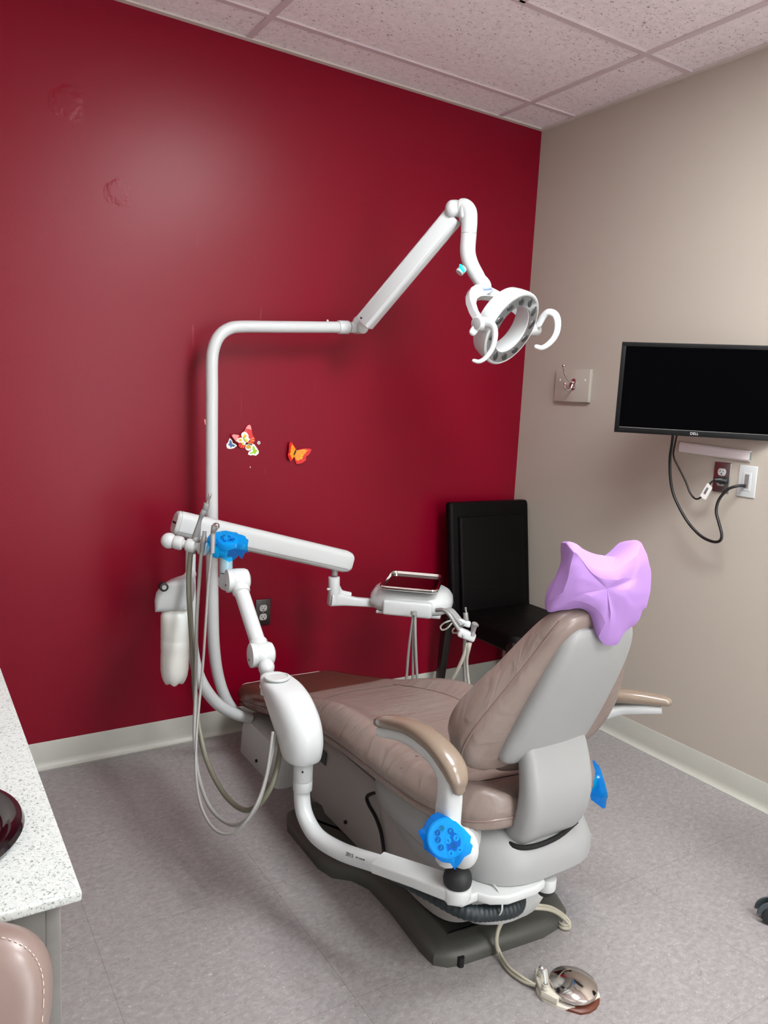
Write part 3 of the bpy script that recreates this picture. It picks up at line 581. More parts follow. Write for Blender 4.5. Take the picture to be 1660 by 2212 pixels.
# ================================================================== ARM WITH CUSPIDOR POST (near the chair's left side)
sp = thing('assistant_arm', 'white post and jointed arm carrying the suction holder left of the chair', 'dental arm', (-1.62, -1.5, .25))
mk('pipe', tube([(-1.755, -1.178, .46), (-1.755, -1.178, .40), (-1.757, -1.180, .345), (-1.757, -1.205, .300), (-1.750, -1.265, .272), (-1.725, -1.345, .268), (-1.69, -1.43, .278), (-1.65, -1.51, .288)], .0225, 20, 7), WH, sp)
mk('collar', J(cyl((-1.755, -1.178, .395), (-1.755, -1.178, .475), .0265, 28, .001), cyl((-1.755, -1.178, .365), (-1.755, -1.178, .3945), .0265, 28, .002)), WH, sp)
mk('collar_screw', cyl((-1.768, -1.200, .43), (-1.770, -1.2035, .43), .0025, 10), GAP, sp)
hz = [(.460, -1.172, .052, .044), (.463, -1.172, .058, .049), (.50, -1.163, .072, .055), (.54, -1.135, .093, .058), (.575, -1.10, .108, .057), (.605, -1.06, .110, .053), (.622, -1.035, .088, .047), (.628, -1.02, .060, .036)]
def sring(z, cy, hy, hx, p=2.5): return [(-1.760 + x, cy + y, z) for x, y in circ(32, hx, hy, p)]
mk('housing', loft([sring(*h) for h in [tuple(q) for q in cr([np.array(h) for h in hz], 3)]]), WH, sp, ang=60)
cpc = (-1.768, -1.020, .622)
mk('cap', lathe([(.030, -.004), (.030, .006), (.0365, .008), (.0375, .012), (.036, .015), (.031, .0155), (.030, .013), (.0, .0125)], cpc, (0, 0.05, 1)), WH2, sp)
mk('cap_groove', lathe([(.0325, -.004), (.0325, .003), (.028, .004)], cpc, (0, .05, 1)), GAP, sp)
# arm joints
mk('lower_stub', J(cyl((-1.75, -0.914, 0.541), (-1.75, -0.909, 0.614), .0195, 24, .002), cyl((-1.75, -0.913, 0.563), (-1.75, -0.912, 0.572), .0225, 24, .001), ell((-1.755, -0.917, 0.626), .024, .024, .026)), WH, sp)
J2 = np.array((-1.75, -0.869, 0.65)); J1 = np.array((-1.75, -0.664, 0.832)); ax_ = nrm([1, -.12, 0])
def joint(nm, c, r, l):
    g = lathe([(r * .82, -l * .62), (r * .97, -l * .58), (r, -l * .5), (r * .96, -l * .32), (r * .97, -l * .30), (r, -l * .2), (r * 1.02, 0), (r, l * .35), (r * .9, l * .5), (r * .6, l * .6), (r * .3, l * .63)], c, ax_)
    jn = mk(nm, g, WH, sp); mk('screw', cyl(c - ax_ * (l * .62) - np.array([0, 0, r * .35]), c - ax_ * (l * .645) - np.array([0, 0, r * .35]), .003, 10), GAP, jn); return jn
joint('elbow_joint', J2, .037, .062); joint('shoulder_joint', J1, .038, .062)
dd_ = nrm(J2 - J1)
mk('link_tube', J(cyl(J1 + dd_ * .01, J2 - dd_ * .01, .0235, 28), cyl(J1 + dd_ * .012, J1 + dd_ * .050, .0285, 28, .006), cyl(J2 - dd_ * .048, J2 - dd_ * .01, .0285, 28, .006)), WH, sp)
K0 = np.array((-1.76, -0.592, 0.83)); K1 = np.array((-1.76, -0.58, 0.891))
mk('holder_post', J(cyl(K0 - [0, 0, .03], K1, .0215, 28, .001), ell(K0 - [0, -.01, .02], .023, .028, .03)), WH, sp)
mk('post_ring', cyl(K0 + [0, 0, .012], K0 + [0, 0, .0135], .0219, 28), GAP, sp)
# holder bar with clips
H0 = np.array((-1.76, -0.629, 0.91)); H1 = H0 + np.array([-.165, .125, .032]); hv = nrm(H1 - H0); hs = nrm(np.cross(hv, [0, 0, 1]))
HL = np.linalg.norm(H1 - H0)
mk('holder_bar', J(tube([H0 + hv * .015, H1], .013, 14, spline=False), ell(H1, .026, .024, .026)), WH2, sp)
CL = [.17, .36, .56, .76]
for q in CL: # pairs of rounded cheeks gripping one instrument each
    c = H0 + hv * HL * q
    mk('holder_clip', cyl(c + hv * .002, c + hv * .034, .0225, 24, .008), WH2, sp)
# bracket at the chair end
mk('bracket', J(tube([(-1.685, -1.465, .293), (-1.635, -1.565, .300), (-1.590, -1.650, .302)], [.033, .034, .036], 4, spline=False, prof=rr(1.9, .85, .15), up=(0, 0, 1)), cyl((-1.588, -1.655, .287), (-1.588, -1.655, .317), .036, 32, .003)), WH2, sp)
kb = (-1.586, -1.655, .317)
mk('knob', lathe([(.030, 0), (.033, .004), (.0345, .015), (.032, .028), (.025, .037), (.013, .042), (0, .043)], kb), RUB, sp)
mk('swivel_arm', J(extr([(-1.576, -1.598, 0.285)[:2], (-1.6, -1.619, 0.285)[:2], (-1.605, -1.647, 0.285)[:2], (-1.579, -1.671, 0.285)[:2], (-1.534, -1.67, 0.285)[:2], (-1.516, -1.695, 0.285)[:2], (-1.476, -1.715, 0.285)[:2], (-1.392, -1.72, 0.285)[:2], (-1.354, -1.709, 0.285)[:2], (-1.345, -1.689, 0.285)[:2], (-1.4, -1.628, 0.285)[:2], (-1.468, -1.603, 0.285)[:2], (-1.499, -1.586, 0.285)[:2]], (0, 0, .262), (1, 0, 0), (0, 1, 0), .024, .006), cyl((-1.315, -1.675, .232), (-1.315, -1.675, .264), .026, 24, .003)), WH2, sp)
mk('pivot_cap', ell((-1.315, -1.675, .233), .025, .025, .022), RUB, sp)
CH_ = cr([(-1.66, -1.47, .262), (-1.61, -1.58, .252), (-1.56, -1.66, .240), (-1.49, -1.68, .228), (-1.42, -1.68, .222), (-1.37, -1.63, .22)], 26)
CR_ = [np.interp(i / len(CH_), [0, .2, .4, .6, .8, 1], [.014, .0155, .0185, .021, .024, .022]) * (1 if i % 4 < 2 else .93) for i in range(len(CH_))]
mk('corrugated_hose', tube(CH_, CR_, 16, spline=False), DKB, sp)
mk('cable_tie', tube([(-1.485 + .003 * math.cos(a), -1.672 + .036 * math.cos(a), .256 + .036 * math.sin(a)) for a in [2 * math.pi * i / 16 for i in range(16)]], .0022, 6, 2, closed=True, cap=False), WH2, sp)
STICK = mat('paper_sticker', (232, 232, 228), .5); INK = mat('black_ink', (25, 25, 28), .6)
lp = np.array([-1.7075, -1.3875, .273]); lu = nrm([.035, -.085, .010]); ln = nrm(np.array([-.97, -1.5, 1.0])); ln = nrm(ln - lu * (ln @ lu))
text('sticker_text', '2015', .0125, tuple(lp + ln * .0229), lu, np.cross(ln, lu), INK, sp)
text('sticker_text', 'SN 151013B', .0055, tuple(lp + lu * .034 + ln * .0231), lu, np.cross(ln, lu), INK, sp)

# blue film on the holder's keypad
kc = np.array((-1.77, -0.616, 0.957)); zx, zy, zz = frame((-.15, -.35, .95), RX)
pd, *_ = touchpad(sp, kc, zz, zx, .034, True)
pd.scale = (1, 1, 1)
o2 = [(.062 * math.cos(t) * (1 + .08 * math.sin(5 * t)), .046 * math.sin(t) * (1 + .06 * math.cos(3 * t))) for t in [2 * math.pi * i / 28 for i in range(28)]]
def skirt_film(c, x, y, z, outl, seed):
    rnd_ = random.Random(seed); n = len(outl); V = []; F = []
    drops = [.014 + .022 * abs(math.sin(i * .9 + .5)) * (1 if rnd_.random() < .6 else .6) for i in range(n)]
    rows = [(.15, .009, 0), (.7, .009, 0), (.9, .007, 0), (1.0, -.002, 0), (1.02, -.012, .4), (1.03, -.014, 1)]
    for s, h, dk in rows:
        for i, (a, b) in enumerate(outl):
            j = rnd_.uniform(-.002, .002) * (1 if dk or s > .8 else 0); V.append(tuple(np.array(c) + x * (a * s + j) + y * (b * s + j) + z * (h) + np.array([0, 0, -1]) * drops[i] * dk))
    for k_ in range(len(rows) - 1):
        for i in range(n): F.append((k_ * n + i, k_ * n + (i + 1) % n, (k_ + 1) * n + (i + 1) % n, (k_ + 1) * n + i))
    F.append(tuple(range(n)))
    return V, F
tag(mk('plastic_film', skirt_film(kc, zx, zy, zz, o2, 11), BLUEF, ang=25), 'bright blue plastic film draped over the keypad on top of the suction holder', 'plastic film', 'blue protective films')

# ---- instruments hanging in the holder, with their hoses
def clip_pos(q): return H0 + hv * HL * q
sh_top = [(-1.797, -1.106, 0.525), (-1.79, -1.115, 0.5), (-1.784, -1.109, 0.483)]
t = thing('suction_tip', 'tall angled suction handpiece with bent steel tip hanging left of the blue film', 'suction handpiece', (-1.847, -0.542, 0.957))
mk('handle', J(tube([(-1.859, -0.543, 0.904), (-1.852, -0.547, 0.946), (-1.849, -0.551, 0.966), (-1.842, -0.559, 1.013), (-1.834, -0.566, 1.039), (-1.828, -0.567, 1.049)], [.010, .0125, .0125, .0065, .0095, .0095], 16, 6), cyl((-1.828, -0.568, 1.048), (-1.824, -0.572, 1.071), .0098, 20, .001)), STEEL, t)
mk('valve', cyl((-1.855, -0.559, 0.951), (-1.857, -0.566, 0.953), .008, 18, .001), STEEL, t)
mk('tip_tube', tube([(-1.823, -0.573, 1.07), (-1.821, -0.575, 1.082), (-1.818, -0.579, 1.093), (-1.817, -0.58, 1.105)], .0045, 14, 6), CHR, t)
mk('hose', tube([(-1.861, -0.54, 0.917), (-1.866, -0.541, 0.889), (-1.873, -0.551, 0.807), (-1.879, -0.589, 0.709), (-1.889, -0.651, 0.591), (-1.9, -0.713, 0.477), (-1.905, -0.771, 0.396), (-1.907, -0.854, 0.328), (-1.897, -0.965, 0.283), (-1.882, -1.07, 0.284), (-1.867, -1.143, 0.332), (-1.833, -1.154, 0.393), (-1.799, -1.118, 0.45), (-1.791, -1.102, 0.502)], [.0085, .0085, .0088, .0088, .0085, .0085, .0085, .0078, .0075, .0075, .0075, .0078, .0078, .0078], 14, 8), OLIVE, t)
t = thing('saliva_ejector', 'short saliva ejector valve in the middle clip of the suction holder', 'suction handpiece', (-1.841, -0.595, 0.951))
mk('body', J(tube([(-1.846, -0.597, 0.919), (-1.845, -0.599, 0.944), (-1.844, -0.604, 0.956), (-1.842, -0.603, 0.967), (-1.841, -0.601, 0.982)], [.007, .0095, .009, .0075, .0055], 16, 5), cyl((-1.841, -0.602, 0.981), (-1.84, -0.601, 0.986), .0062, 16), ell((-1.84, -0.618, 0.961), .004, .004, .005)), STEEL, t)
mk('hose', tube([(-1.847, -0.596, 0.921), (-1.851, -0.599, 0.892), (-1.858, -0.607, 0.819), (-1.875, -0.64, 0.708), (-1.888, -0.677, 0.584), (-1.908, -0.733, 0.471), (-1.932, -0.804, 0.385), (-1.944, -0.882, 0.306), (-1.945, -0.985, 0.263), (-1.927, -1.092, 0.264), (-1.902, -1.15, 0.302), (-1.878, -1.168, 0.358), (-1.846, -1.15, 0.434), (-1.812, -1.121, 0.521)], .0058, 12, 8), HOSE, t)
t = thing('air_water_syringe', 'stubby steel syringe with rounded head behind the blue film', 'syringe', (-1.817, -0.628, 0.986))
mk('body', J(tube([(-1.832, -0.653, 0.924), (-1.827, -0.641, 0.974), (-1.826, -0.64, 0.988), (-1.825, -0.645, 0.999), (-1.822, -0.645, 1.009)], [.007, .0085, .0085, .010, .0115], 16, 5), ell((-1.819, -0.646, 1.011), .0115, .012, .009)), STEEL, t)
mk('nozzle', J(ell((-1.82, -0.651, 1.013), .008, .009, .0065), cyl((-1.819, -0.659, 1.006), (-1.817, -0.66, 1.01), .005, 12)), CHR, t)
mk('hose', tube([(-1.835, -0.651, 0.924), (-1.84, -0.655, 0.888), (-1.848, -0.662, 0.816), (-1.865, -0.694, 0.707), (-1.884, -0.728, 0.585), (-1.918, -0.796, 0.482), (-1.947, -0.862, 0.413), (-1.976, -0.951, 0.345), (-1.99, -1.046, 0.299), (-1.981, -1.139, 0.283), (-1.951, -1.191, 0.303), (-1.91, -1.207, 0.36), (-1.868, -1.185, 0.429), (-1.832, -1.142, 0.533)], .0042, 12, 8), HOSE, t)

# ================================================================== LIGHT POLE AND LAMP
lp_ = thing('dental_light', 'white operatory lamp with ring head on a tall bent pole', 'dental lamp', (-1.6, -.16, .15))
PX, PY = -1.652, -.15
mk('pole', tube([(-1.487, -0.17, 0.114), (-1.527, -0.17, 0.143), (-1.574, -0.16, 0.196), (-1.612, -0.15, 0.296), (-1.636, -0.15, 0.432), (-1.646, -0.15, 0.62), (-1.654, -0.15, 0.947), (-1.658, -0.15, 1.159), (-1.662, -0.15, 1.417), (-1.664, -0.15, 1.526), (-1.658, -0.15, 1.582), (-1.638, -0.15, 1.627), (-1.604, -0.15, 1.655), (-1.556, -0.15, 1.668), (-1.406, -0.15, 1.681), (-1.118, -0.15, 1.705)], [.020, .020, .021, .022, .023, .0235, .0235, .0225, .0225, .0225, .0225, .0225, .0225, .0225, .0225, .0225], 22, 6), WH, lp_)
mk('pole_seam', J(cyl((-1.654, -0.15, 0.95), (-1.654, -0.15, 0.953), .0229, 28)), GAP, lp_)
mk('pole_bolt', J(ell((-1.191, -0.15, 1.724), .005, .005, .005)), WH, lp_)
E1 = np.array((-1.106, -0.15, 1.706)); e0 = np.array((-1.144, -0.15, 1.703)); ed = nrm(E1 - e0)
kn = mk('knuckle', J(cyl(e0, e0 + ed * .05, .027, 28, .004), cyl(e0 + ed * .055, e0 + ed * .085, .022, 28, .002), ell(e0 + ed * .10 + np.array([0, 0, .012]), .032, .026, .036), cyl(e0 + ed * .10 + np.array([0, -.035, -.002]), e0 + ed * .10 + np.array([0, .035, -.002]), .024, 28, .003)), WH, lp_)
mk('knuckle_cap', cyl(e0 + ed * .098 + np.array([0, -.034, .006]), e0 + ed * .098 + np.array([0, -.044, .006]), .026, 28, .004), WH2, kn)
mk('knuckle_gap', cyl(e0 + ed * .049, e0 + ed * .057, .018, 20), STEEL, kn)
G0 = np.array((-1.089, -0.268, 1.72)); G1 = np.array((-0.901, -0.549, 2.099)); gd = nrm(G1 - G0); gs = nrm(np.cross(gd, [0, 0, 1])); gu = np.cross(gs, gd)
mk('spring_arm', tube([G0 - gd * .005, G0, G1, G1 + gd * .006], [.88, 1, 1, .88], 4, spline=False, prof=rr(.062, .070, .014, 4), up=gu), WH, lp_)
for s_ in (-1, 1): mk('arm_screw', cyl(G0 + gd * .01 + gs * s_ * .030 + gu * .01, G0 + gd * .01 + gs * s_ * .0325 + gu * .01, .004, 10), GAP, lp_)
G2 = np.array((-0.906, -0.553, 2.13))
sw = mk('shoulder', J(cyl(G2, G2 + np.array((-0.879, -0.595, 2.124)) - G2, .030, 28, .004), ell((-0.92, -0.569, 2.123), .026, .026, .031)), WH, lp_)
mk('elbow_cap', xf(box(-.030, .026, -.034, .028, -.026, .026, .014, 4), (-0.877, -0.604, 2.113), RX, nrm(np.array(RU) - np.array(RX) * .06), RF), WH, lp_)
mk('drop_tube', tube([(-0.897, -0.582, 2.133), (-0.884, -0.596, 2.131), (-0.876, -0.611, 2.112), (-0.875, -0.618, 2.076), (-0.879, -0.624, 2.026), (-0.89, -0.64, 1.966), (-0.888, -0.661, 1.921), (-0.874, -0.69, 1.874), (-0.868, -0.712, 1.844)], [.026, .029, .0300, .0295, .0285, .028, .0275, .0255, .022], 26, 7), WH, lp_)
mk('tube_seam', cyl((-0.878, -0.623, 2.035), (-0.878, -0.623, 2.033), .0291, 28), STEEL, lp_)
TEAL = mat('teal_indicator', (0, 226, 220), .3, emit=((0.0, .75, .72), .9))
sn = mk('switch', J(cyl((-0.93, -0.673, 1.904), (-0.948, -0.671, 1.883), .015, 20, .004)), WH2, lp_); mk('indicator', xf(ell((0, 0, 0), .0075, .005, .016), (-0.946, -0.685, 1.899), RX, RF, nrm(np.array(RU) - np.array(RX) * .45)), TEAL, sn)
# lamp head
n3 = nrm([.262, -.848, -.460]); Cn = np.array((-0.831, -0.82, 1.7)); a3 = nrm(np.array([.960, .275, .039])); a3 = nrm(a3 - n3 * (a3 @ n3)); b3 = np.cross(n3, a3)
def HP(a, b, c): return tuple(Cn + a3 * a + b3 * b + n3 * c)
Ro, Ri = .133, .084
hd_ = mk('lamp_head', lathe([(Ri, -.020), (Ri + .004, -.042), (Ri + .014, -.050), (Ro - .022, -.052), (Ro - .006, -.044), (Ro, -.02), (Ro + .004, .004), (Ro + .003, .018), (Ro - .003, .022), (Ro - .006, .020), (Ri + .004, .020), (Ri, .016), (Ri - .001, 0), (Ri, -.020)], Cn, n3, 56, False), WH, lp_)
mk('lamp_glass', lathe([(Ri + .003, .0185), (Ri + .003, .0225), (Ro - .008, .0225), (Ro - .008, .0185), (Ri + .003, .0185)], Cn, n3, 56, False), LENS, hd_)
CELL = mat('lamp_cell', (96, 98, 100), .2, metal=.7)
for i in range(12):
    t_ = 2 * math.pi * (i + .5) / 12; r_ = (Ri + Ro) / 2 - .002
    mk('lamp_cell', xf(ell((0, 0, 0), .019, .0125, .004), HP(r_ * math.cos(t_), r_ * math.sin(t_), .0225), a3 * math.cos(t_ + .9) + b3 * math.sin(t_ + .9), -a3 * math.sin(t_ + .9) + b3 * math.cos(t_ + .9), n3), CELL, hd_)
yd = np.array((-0.859, -0.707, 1.836)) - Cn; yd = nrm(yd - a3 * (yd @ a3)); yn = np.cross(a3, yd)
yk = []; yw = []
for i in range(13):
    t_ = math.pi * i / 12; yk.append(Cn - a3 * .166 * math.cos(t_) + yd * .160 * (math.sin(t_) ** .8)); yw.append(t_)
rings = []
for i, t_ in enumerate(yw):
    T_ = nrm(yk[min(12, i + 1)] - yk[max(0, i - 1)]); rad_ = np.cross(T_, yn); hw = .012 + .016 * math.sin(t_) ** 3
    rings.append([yk[i] + rad_ * (x * hw / .5) + yn * y for x, y in rr(1, .022, .010, 3)])
ykm = mk('yoke', loft(rings), WH, lp_)
for s_ in (-1, 1):
    mk('tilt_knob', cyl(Cn + a3 * s_ * .128, Cn + a3 * s_ * .192, .024, 28, .006), WH, lp_)
    mk('knob_face', cyl(Cn + a3 * s_ * .191, Cn + a3 * s_ * .1945, .0185, 28, .001), GRYP, lp_)
mk('yoke_neck', J(tube([(-0.883, -0.69, 1.88), (-0.867, -0.711, 1.847), (-0.863, -0.724, 1.821)], [.022, .028, .022], 20, 5)), WH, lp_)
bdg = np.array((-0.88, -0.737, 1.824)); bz = nrm(-np.array(RF) + yd * .3); bx, by, bz = frame(bz, np.array(RX) + np.array(RU) * .12)
bd = mk('badge', xf(lathe([(.021, 0), (.022, .001), (.020, .0035), (0, .005)], (0, 0, 0)), bdg, bx * 1.35, by * .75, bz), mat('badge_silver', (176, 190, 205), .25, metal=.3), lp_)
BLUEI = mat('badge_blue', (36, 88, 170), .4)
text('badge_text', 'Belmont', .0125, tuple(bdg + bx * .004 + bz * .0052), bx, by, BLUEI, bd, .0003)
mk('badge_mark', cyl(bdg - bx * .0215 + bz * .0025, bdg - bx * .0215 + bz * .0050, .005, 16), BLUEI, bd)
mk('handle', tube([(-1.016, -0.858, 1.664), (-1.003, -0.869, 1.688), (-0.988, -0.888, 1.696), (-0.979, -0.915, 1.684), (-0.984, -0.935, 1.653), (-0.999, -0.944, 1.611), (-1.025, -0.946, 1.579), (-1.043, -0.936, 1.565), (-1.054, -0.923, 1.567)], [.012, .013, .0125, .012, .011, .010, .0095, .009, .008], 14, 7, prof=circ(14, .75, 1.1, 2.4), rnd=True), WH, lp_)
mk('handle', tube([(-0.669, -0.8, 1.722), (-0.661, -0.812, 1.752), (-0.655, -0.831, 1.766), (-0.646, -0.856, 1.757), (-0.65, -0.877, 1.726), (-0.664, -0.887, 1.686), (-0.688, -0.884, 1.654), (-0.711, -0.872, 1.636), (-0.725, -0.856, 1.639)], [.012, .013, .0125, .012, .011, .010, .0095, .009, .008], 14, 7, prof=circ(14, .75, 1.1, 2.4), rnd=True), WH, lp_)

# ================================================================== DELIVERY UNIT (tray side)
du = thing('delivery_unit', 'long white spring arm and tray head reaching from the left post towards the chair', 'delivery unit', (-1.78, -.28, .3))
mk('post', tube([(-1.521, -0.25, 0.16), (-1.583, -0.26, 0.192), (-1.663, -0.27, 0.254), (-1.729, -0.28, 0.351), (-1.759, -0.28, 0.454), (-1.771, -0.28, 0.596), (-1.777, -0.28, 0.752), (-1.778, -0.28, 0.863)], [.021, .0215, .022, .022, .020, .018, .018, .018], 18, 7), WH, du)
mk('neck', cyl((-1.778, -0.28, 0.855), (-1.779, -0.28, 0.909), .020, 24, .001), mat('tan_bushing', (134, 126, 108), .5), du)
L0 = np.array((-1.825, -0.28, 0.958)); L1 = np.array((-1.133, -0.28, 0.769)); ld_ = nrm(L1 - L0); ls = np.array([0, 1.0, 0]); lu_ = nrm(np.cross(ld_, ls)); lu_ = lu_ if lu_[2] > 0 else -lu_
arm_ = mk('spring_arm', tube([L0, L0 + ld_ * .002, L1 - ld_ * .01, L1 + ld_ * .012, L1 + ld_ * .022], [1, 1, 1, .9, .72], 4, spline=False, prof=[(x * 1, y * 1 + (0 if y < 0 else 0)) for x, y in rr(.062, .090, .026, 6)], up=lu_), WH, du, ang=50)
mk('arm_seam', J(*[tube([L0 + lu_ * -.026 + np.array([0, s_ * .0303, 0]), L1 + lu_ * -.026 + np.array([0, s_ * .0303, 0])], .0012, 6, spline=False) for s_ in (-1, 1)]), STEEL, arm_)
mk('end_cap', tube([L0 - ld_ * .014, L0 - ld_ * .010, L0 - ld_ * .0005], [.80, .92, .97], 4, spline=False, prof=rr(.062, .090, .026, 6), up=lu_), WH2, arm_)
mk('end_slot', J(extr([(-.018, -.004), (.018, -.004), (.018, .004), (-.018, .004)], tuple(L0 - ld_ * .0142), (0, 1, 0), lu_, .002), ), GAP, arm_)
Q0 = np.array((-1.184, -0.28, 0.729))
mk('swivel_pin', cyl(Q0 + [0, 0, -.012], Q0 + [0, 0, .03], .013, 20), STEEL, du)
q1 = np.array((-1.186, -0.28, 0.71)); q2 = np.array((-1.181, -0.28, 0.606)); q3 = np.array((-1.013, -0.33, 0.596)); q4 = np.array((-0.958, -0.38, 0.589))
mk('support_arm', J(cyl(q1, q2 - [0, 0, .005], .0235, 28, .002), tube([q2 + [-.02, 0, .012], q2 + [.03, -.004, .008], q2 * .5 + q3 * .5 + np.array([0, 0, .004]), q3, q4], [.9, .85, .62, .6, .6], 4, 6, prof=rr(.05, .058, .012, 4), up=(0, 0, 1)), tube([q2 + [.012, 0, .062], q2 + [.03, 0, .035], q2 + [.07, -.01, .024]], [.012, .013, .012], 10, 5)), WH, du)
mk('set_screw', J(cyl(q1 + [-.022, -.01, -.045], q1 + [-.033, -.014, -.045], .004, 12), ell(q1 + [-.033, -.014, -.045], .0055, .0055, .0055)), WH2, du)
# tray head, turned towards the chair
wv = nrm([.746, -.666, 0]); dv = nrm([-.666, -.746, 0]); HC_ = np.array([-.885, -.405, .622]); zv = np.array([0, 0, 1.0])
def TP(a, b, c): return tuple(HC_ + wv * a + dv * b + zv * c)
mk('head', loft([[TP(x, y, z) for x, y in circ(40, a_, b_, 3)] for z, a_, b_ in ((-.036, .150, .115), (-.028, .164, .128), (-.008, .170, .134), (.018, .167, .130), (.038, .154, .118), (.050, .135, .10), (.057, .10, .075), (.060, .05, .035))]), WH, du, ang=60)
mk('front_panel', xf(box(-.098, .098, .09, .146, -.040, .022, .010), HC_, wv, dv, zv), WH, du)
mk('badge', xf(box(.033, .043, .1462, .1468, -.036, -.026), HC_, wv, dv, zv), STEEL, du)
mk('head_underside', xf(box(-.13, .13, -.09, .11, -.046, -.034, .004), HC_, wv, dv, zv), WH2, du)
mk('handle_bar', tube([(-0.945, -0.657, 0.645), (-0.941, -0.694, 0.655), (-0.934, -0.724, 0.644), (-0.921, -0.75, 0.611), (-0.903, -0.781, 0.571)], .0078, 14, 7), STEEL, du)
mk('holder_arm', tube([(-0.878, -0.642, 0.634), (-0.876, -0.668, 0.628), (-0.863, -0.719, 0.591)], [1, 1, 1], 4, 4, prof=rr(.032, .02, .005), up=(0, 0, 1)), GRYP, du)
hb1 = mk('instrument_holder', J(xf(box(-.026, .026, -.02, .02, -.012, .012, .006), (-0.847, -0.704, 0.598), nrm(np.array(RX) * .9 - np.array(RU) * .25), np.array(RF), nrm(np.array(RU) + np.array(RX) * .25)), xf(box(-.034, .034, -.025, .025, -.017, .017, .009), (-0.883, -0.769, 0.574), nrm(np.array(RX) * .9 - np.array(RU) * .35), np.array(RF), nrm(np.array(RU) + np.array(RX) * .35))), WH, du)
mk('tube_loop', J(tube([(-0.899, -0.693, 0.61), (-0.922, -0.68, 0.598), (-0.934, -0.675, 0.584), (-0.929, -0.68, 0.572), (-0.912, -0.69, 0.58), (-0.897, -0.696, 0.6)], .0032, 8, 6), tube([(-0.908, -0.727, 0.59), (-0.914, -0.724, 0.581), (-0.912, -0.727, 0.572), (-0.906, -0.742, 0.576)], .003, 8, 6)), HOSEL, du)
for i, pts in enumerate(([(-0.981, -0.556, 0.615), (-0.985, -0.56, 0.574), (-0.989, -0.552, 0.469), (-0.986, -0.542, 0.332), (-0.989, -0.539, 0.274)], [(-0.978, -0.558, 0.615), (-0.983, -0.57, 0.53), (-0.978, -0.572, 0.398), (-0.972, -0.572, 0.283)], [(-0.98, -0.567, 0.618), (-0.983, -0.584, 0.515), (-0.972, -0.59, 0.384), (-0.959, -0.591, 0.288)])):
    mk('supply_hose', tube(pts, .0058, 10, 6), HOSE, du)
mk('hose_clip', cyl((-0.985, -0.566, 0.607), (-0.985, -0.564, 0.621), .012, 14), HOSE, du)
t = thing('handpiece', 'slim steel handpiece standing in the rear holder beside the tray', 'dental handpiece', (-0.843, -0.713, 0.627))
mk('body', J(cyl((-0.844, -0.716, 0.608), (-0.846, -0.71, 0.639), .0095, 18, .001), cyl((-0.844, -0.711, 0.64), (-0.845, -0.707, 0.659), .0035, 12)), STEEL, t)
mk('hose', tube([(-0.851, -0.729, 0.578), (-0.859, -0.733, 0.526), (-0.851, -0.728, 0.449), (-0.838, -0.725, 0.372), (-0.83, -0.729, 0.316)], .0065, 10, 6), HOSE, t)
t = thing('air_water_syringe', 'steel syringe with an angled head in the front holder beside the tray', 'syringe', (-0.87, -0.797, 0.603))
mk('body', J(tube([(-0.877, -0.797, 0.576), (-0.873, -0.796, 0.596), (-0.873, -0.799, 0.615), (-0.873, -0.803, 0.625)], [.0085, .009, .0115, .0115], 16, 4), cyl((-0.87, -0.806, 0.62), (-0.866, -0.814, 0.619), .005, 12)), STEEL, t)
mk('hose', tube([(-0.879, -0.789, 0.549), (-0.884, -0.789, 0.528), (-0.879, -0.777, 0.478), (-0.86, -0.766, 0.408), (-0.842, -0.766, 0.332)], [.0085, .0085, .006, .006, .006], 10, 6), HOSEL, t)
mk('second_hose', tube([(-0.887, -0.783, 0.548), (-0.893, -0.776, 0.498), (-0.902, -0.757, 0.439), (-0.909, -0.727, 0.377), (-0.917, -0.708, 0.323)], .007, 10, 6), HOSEL, t, label='hose slanting away to the left')
# instrument tray
tr = thing('instrument_tray', 'empty dark square tray with a chrome rim on the white tray head', 'tray', TP(0, 0, .062))
TC = np.array([-.888, -.410, .692]); 
def tring(w_, h_, r_, z): return [tuple(TC + wv * x + dv * y + zv * z) for x, y in rr(w_, h_, r_, 6)]
mk('rim', loft([tring(.232, .298, .03, .0), tring(.236, .302, .032, .006), tring(.232, .298, .03, .011), tring(.212, .278, .024, .010), tring(.206, .272, .022, .0), tring(.214, .280, .024, -.006), tring(.232, .298, .03, .0)], cap=False), CHR, tr)
mk('tray_floor', loft([tring(.214, .28, .024, -.006), tring(.214, .28, .024, -.001)]), mat('polished_tray', (120, 112, 112), .08, metal=1), tr)
mk('tray_support', xf(box(-.03, .03, -.03, .03, .052, .0635, .004), HC_, wv, dv, zv), WH2, du)

# ---- water bottle in its housing on the left post
wb = thing('water_bottle', 'milky plastic water bottle hanging at the far left of the chair', 'bottle', (-1.885, -.45, .43))
bz_ = [(.0, .446), (.014, .442), (.024, .436), (.031, .438), (.0375, .447), (.043, .462), (.0465, .485), (.047, .53), (.0462, .555), (.047, .558), (.047, .588), (.0462, .592), (.047, .596), (.0475, .66), (.0475, .675), (.044, .685), (.04, .69), (.03, .70), (.022, .706), (.022, .73)]
V_, F_ = lathe([(r, z) for r, z in bz_], (0, 0, 0), (0, 0, 1), 40)
V_ = [(x * (1 - (.10 * max(0, (.455 - z) / .03) * (.5 + .5 * math.cos(5 * math.atan2(y, x))))), y * (1 - (.10 * max(0, (.455 - z) / .03) * (.5 + .5 * math.cos(5 * math.atan2(y, x))))), z + (.006 * max(0, (.45 - z) / .02) * math.cos(5 * math.atan2(y, x)) * min(1, math.hypot(x, y) / .03) if z < .45 else 0)) for x, y, z in V_]
mk('bottle_body', xf((V_, F_), (-1.885, -.45, 0), (1, 0, 0), (0, 1, 0), (0, 0, 1)), BOT, wb)
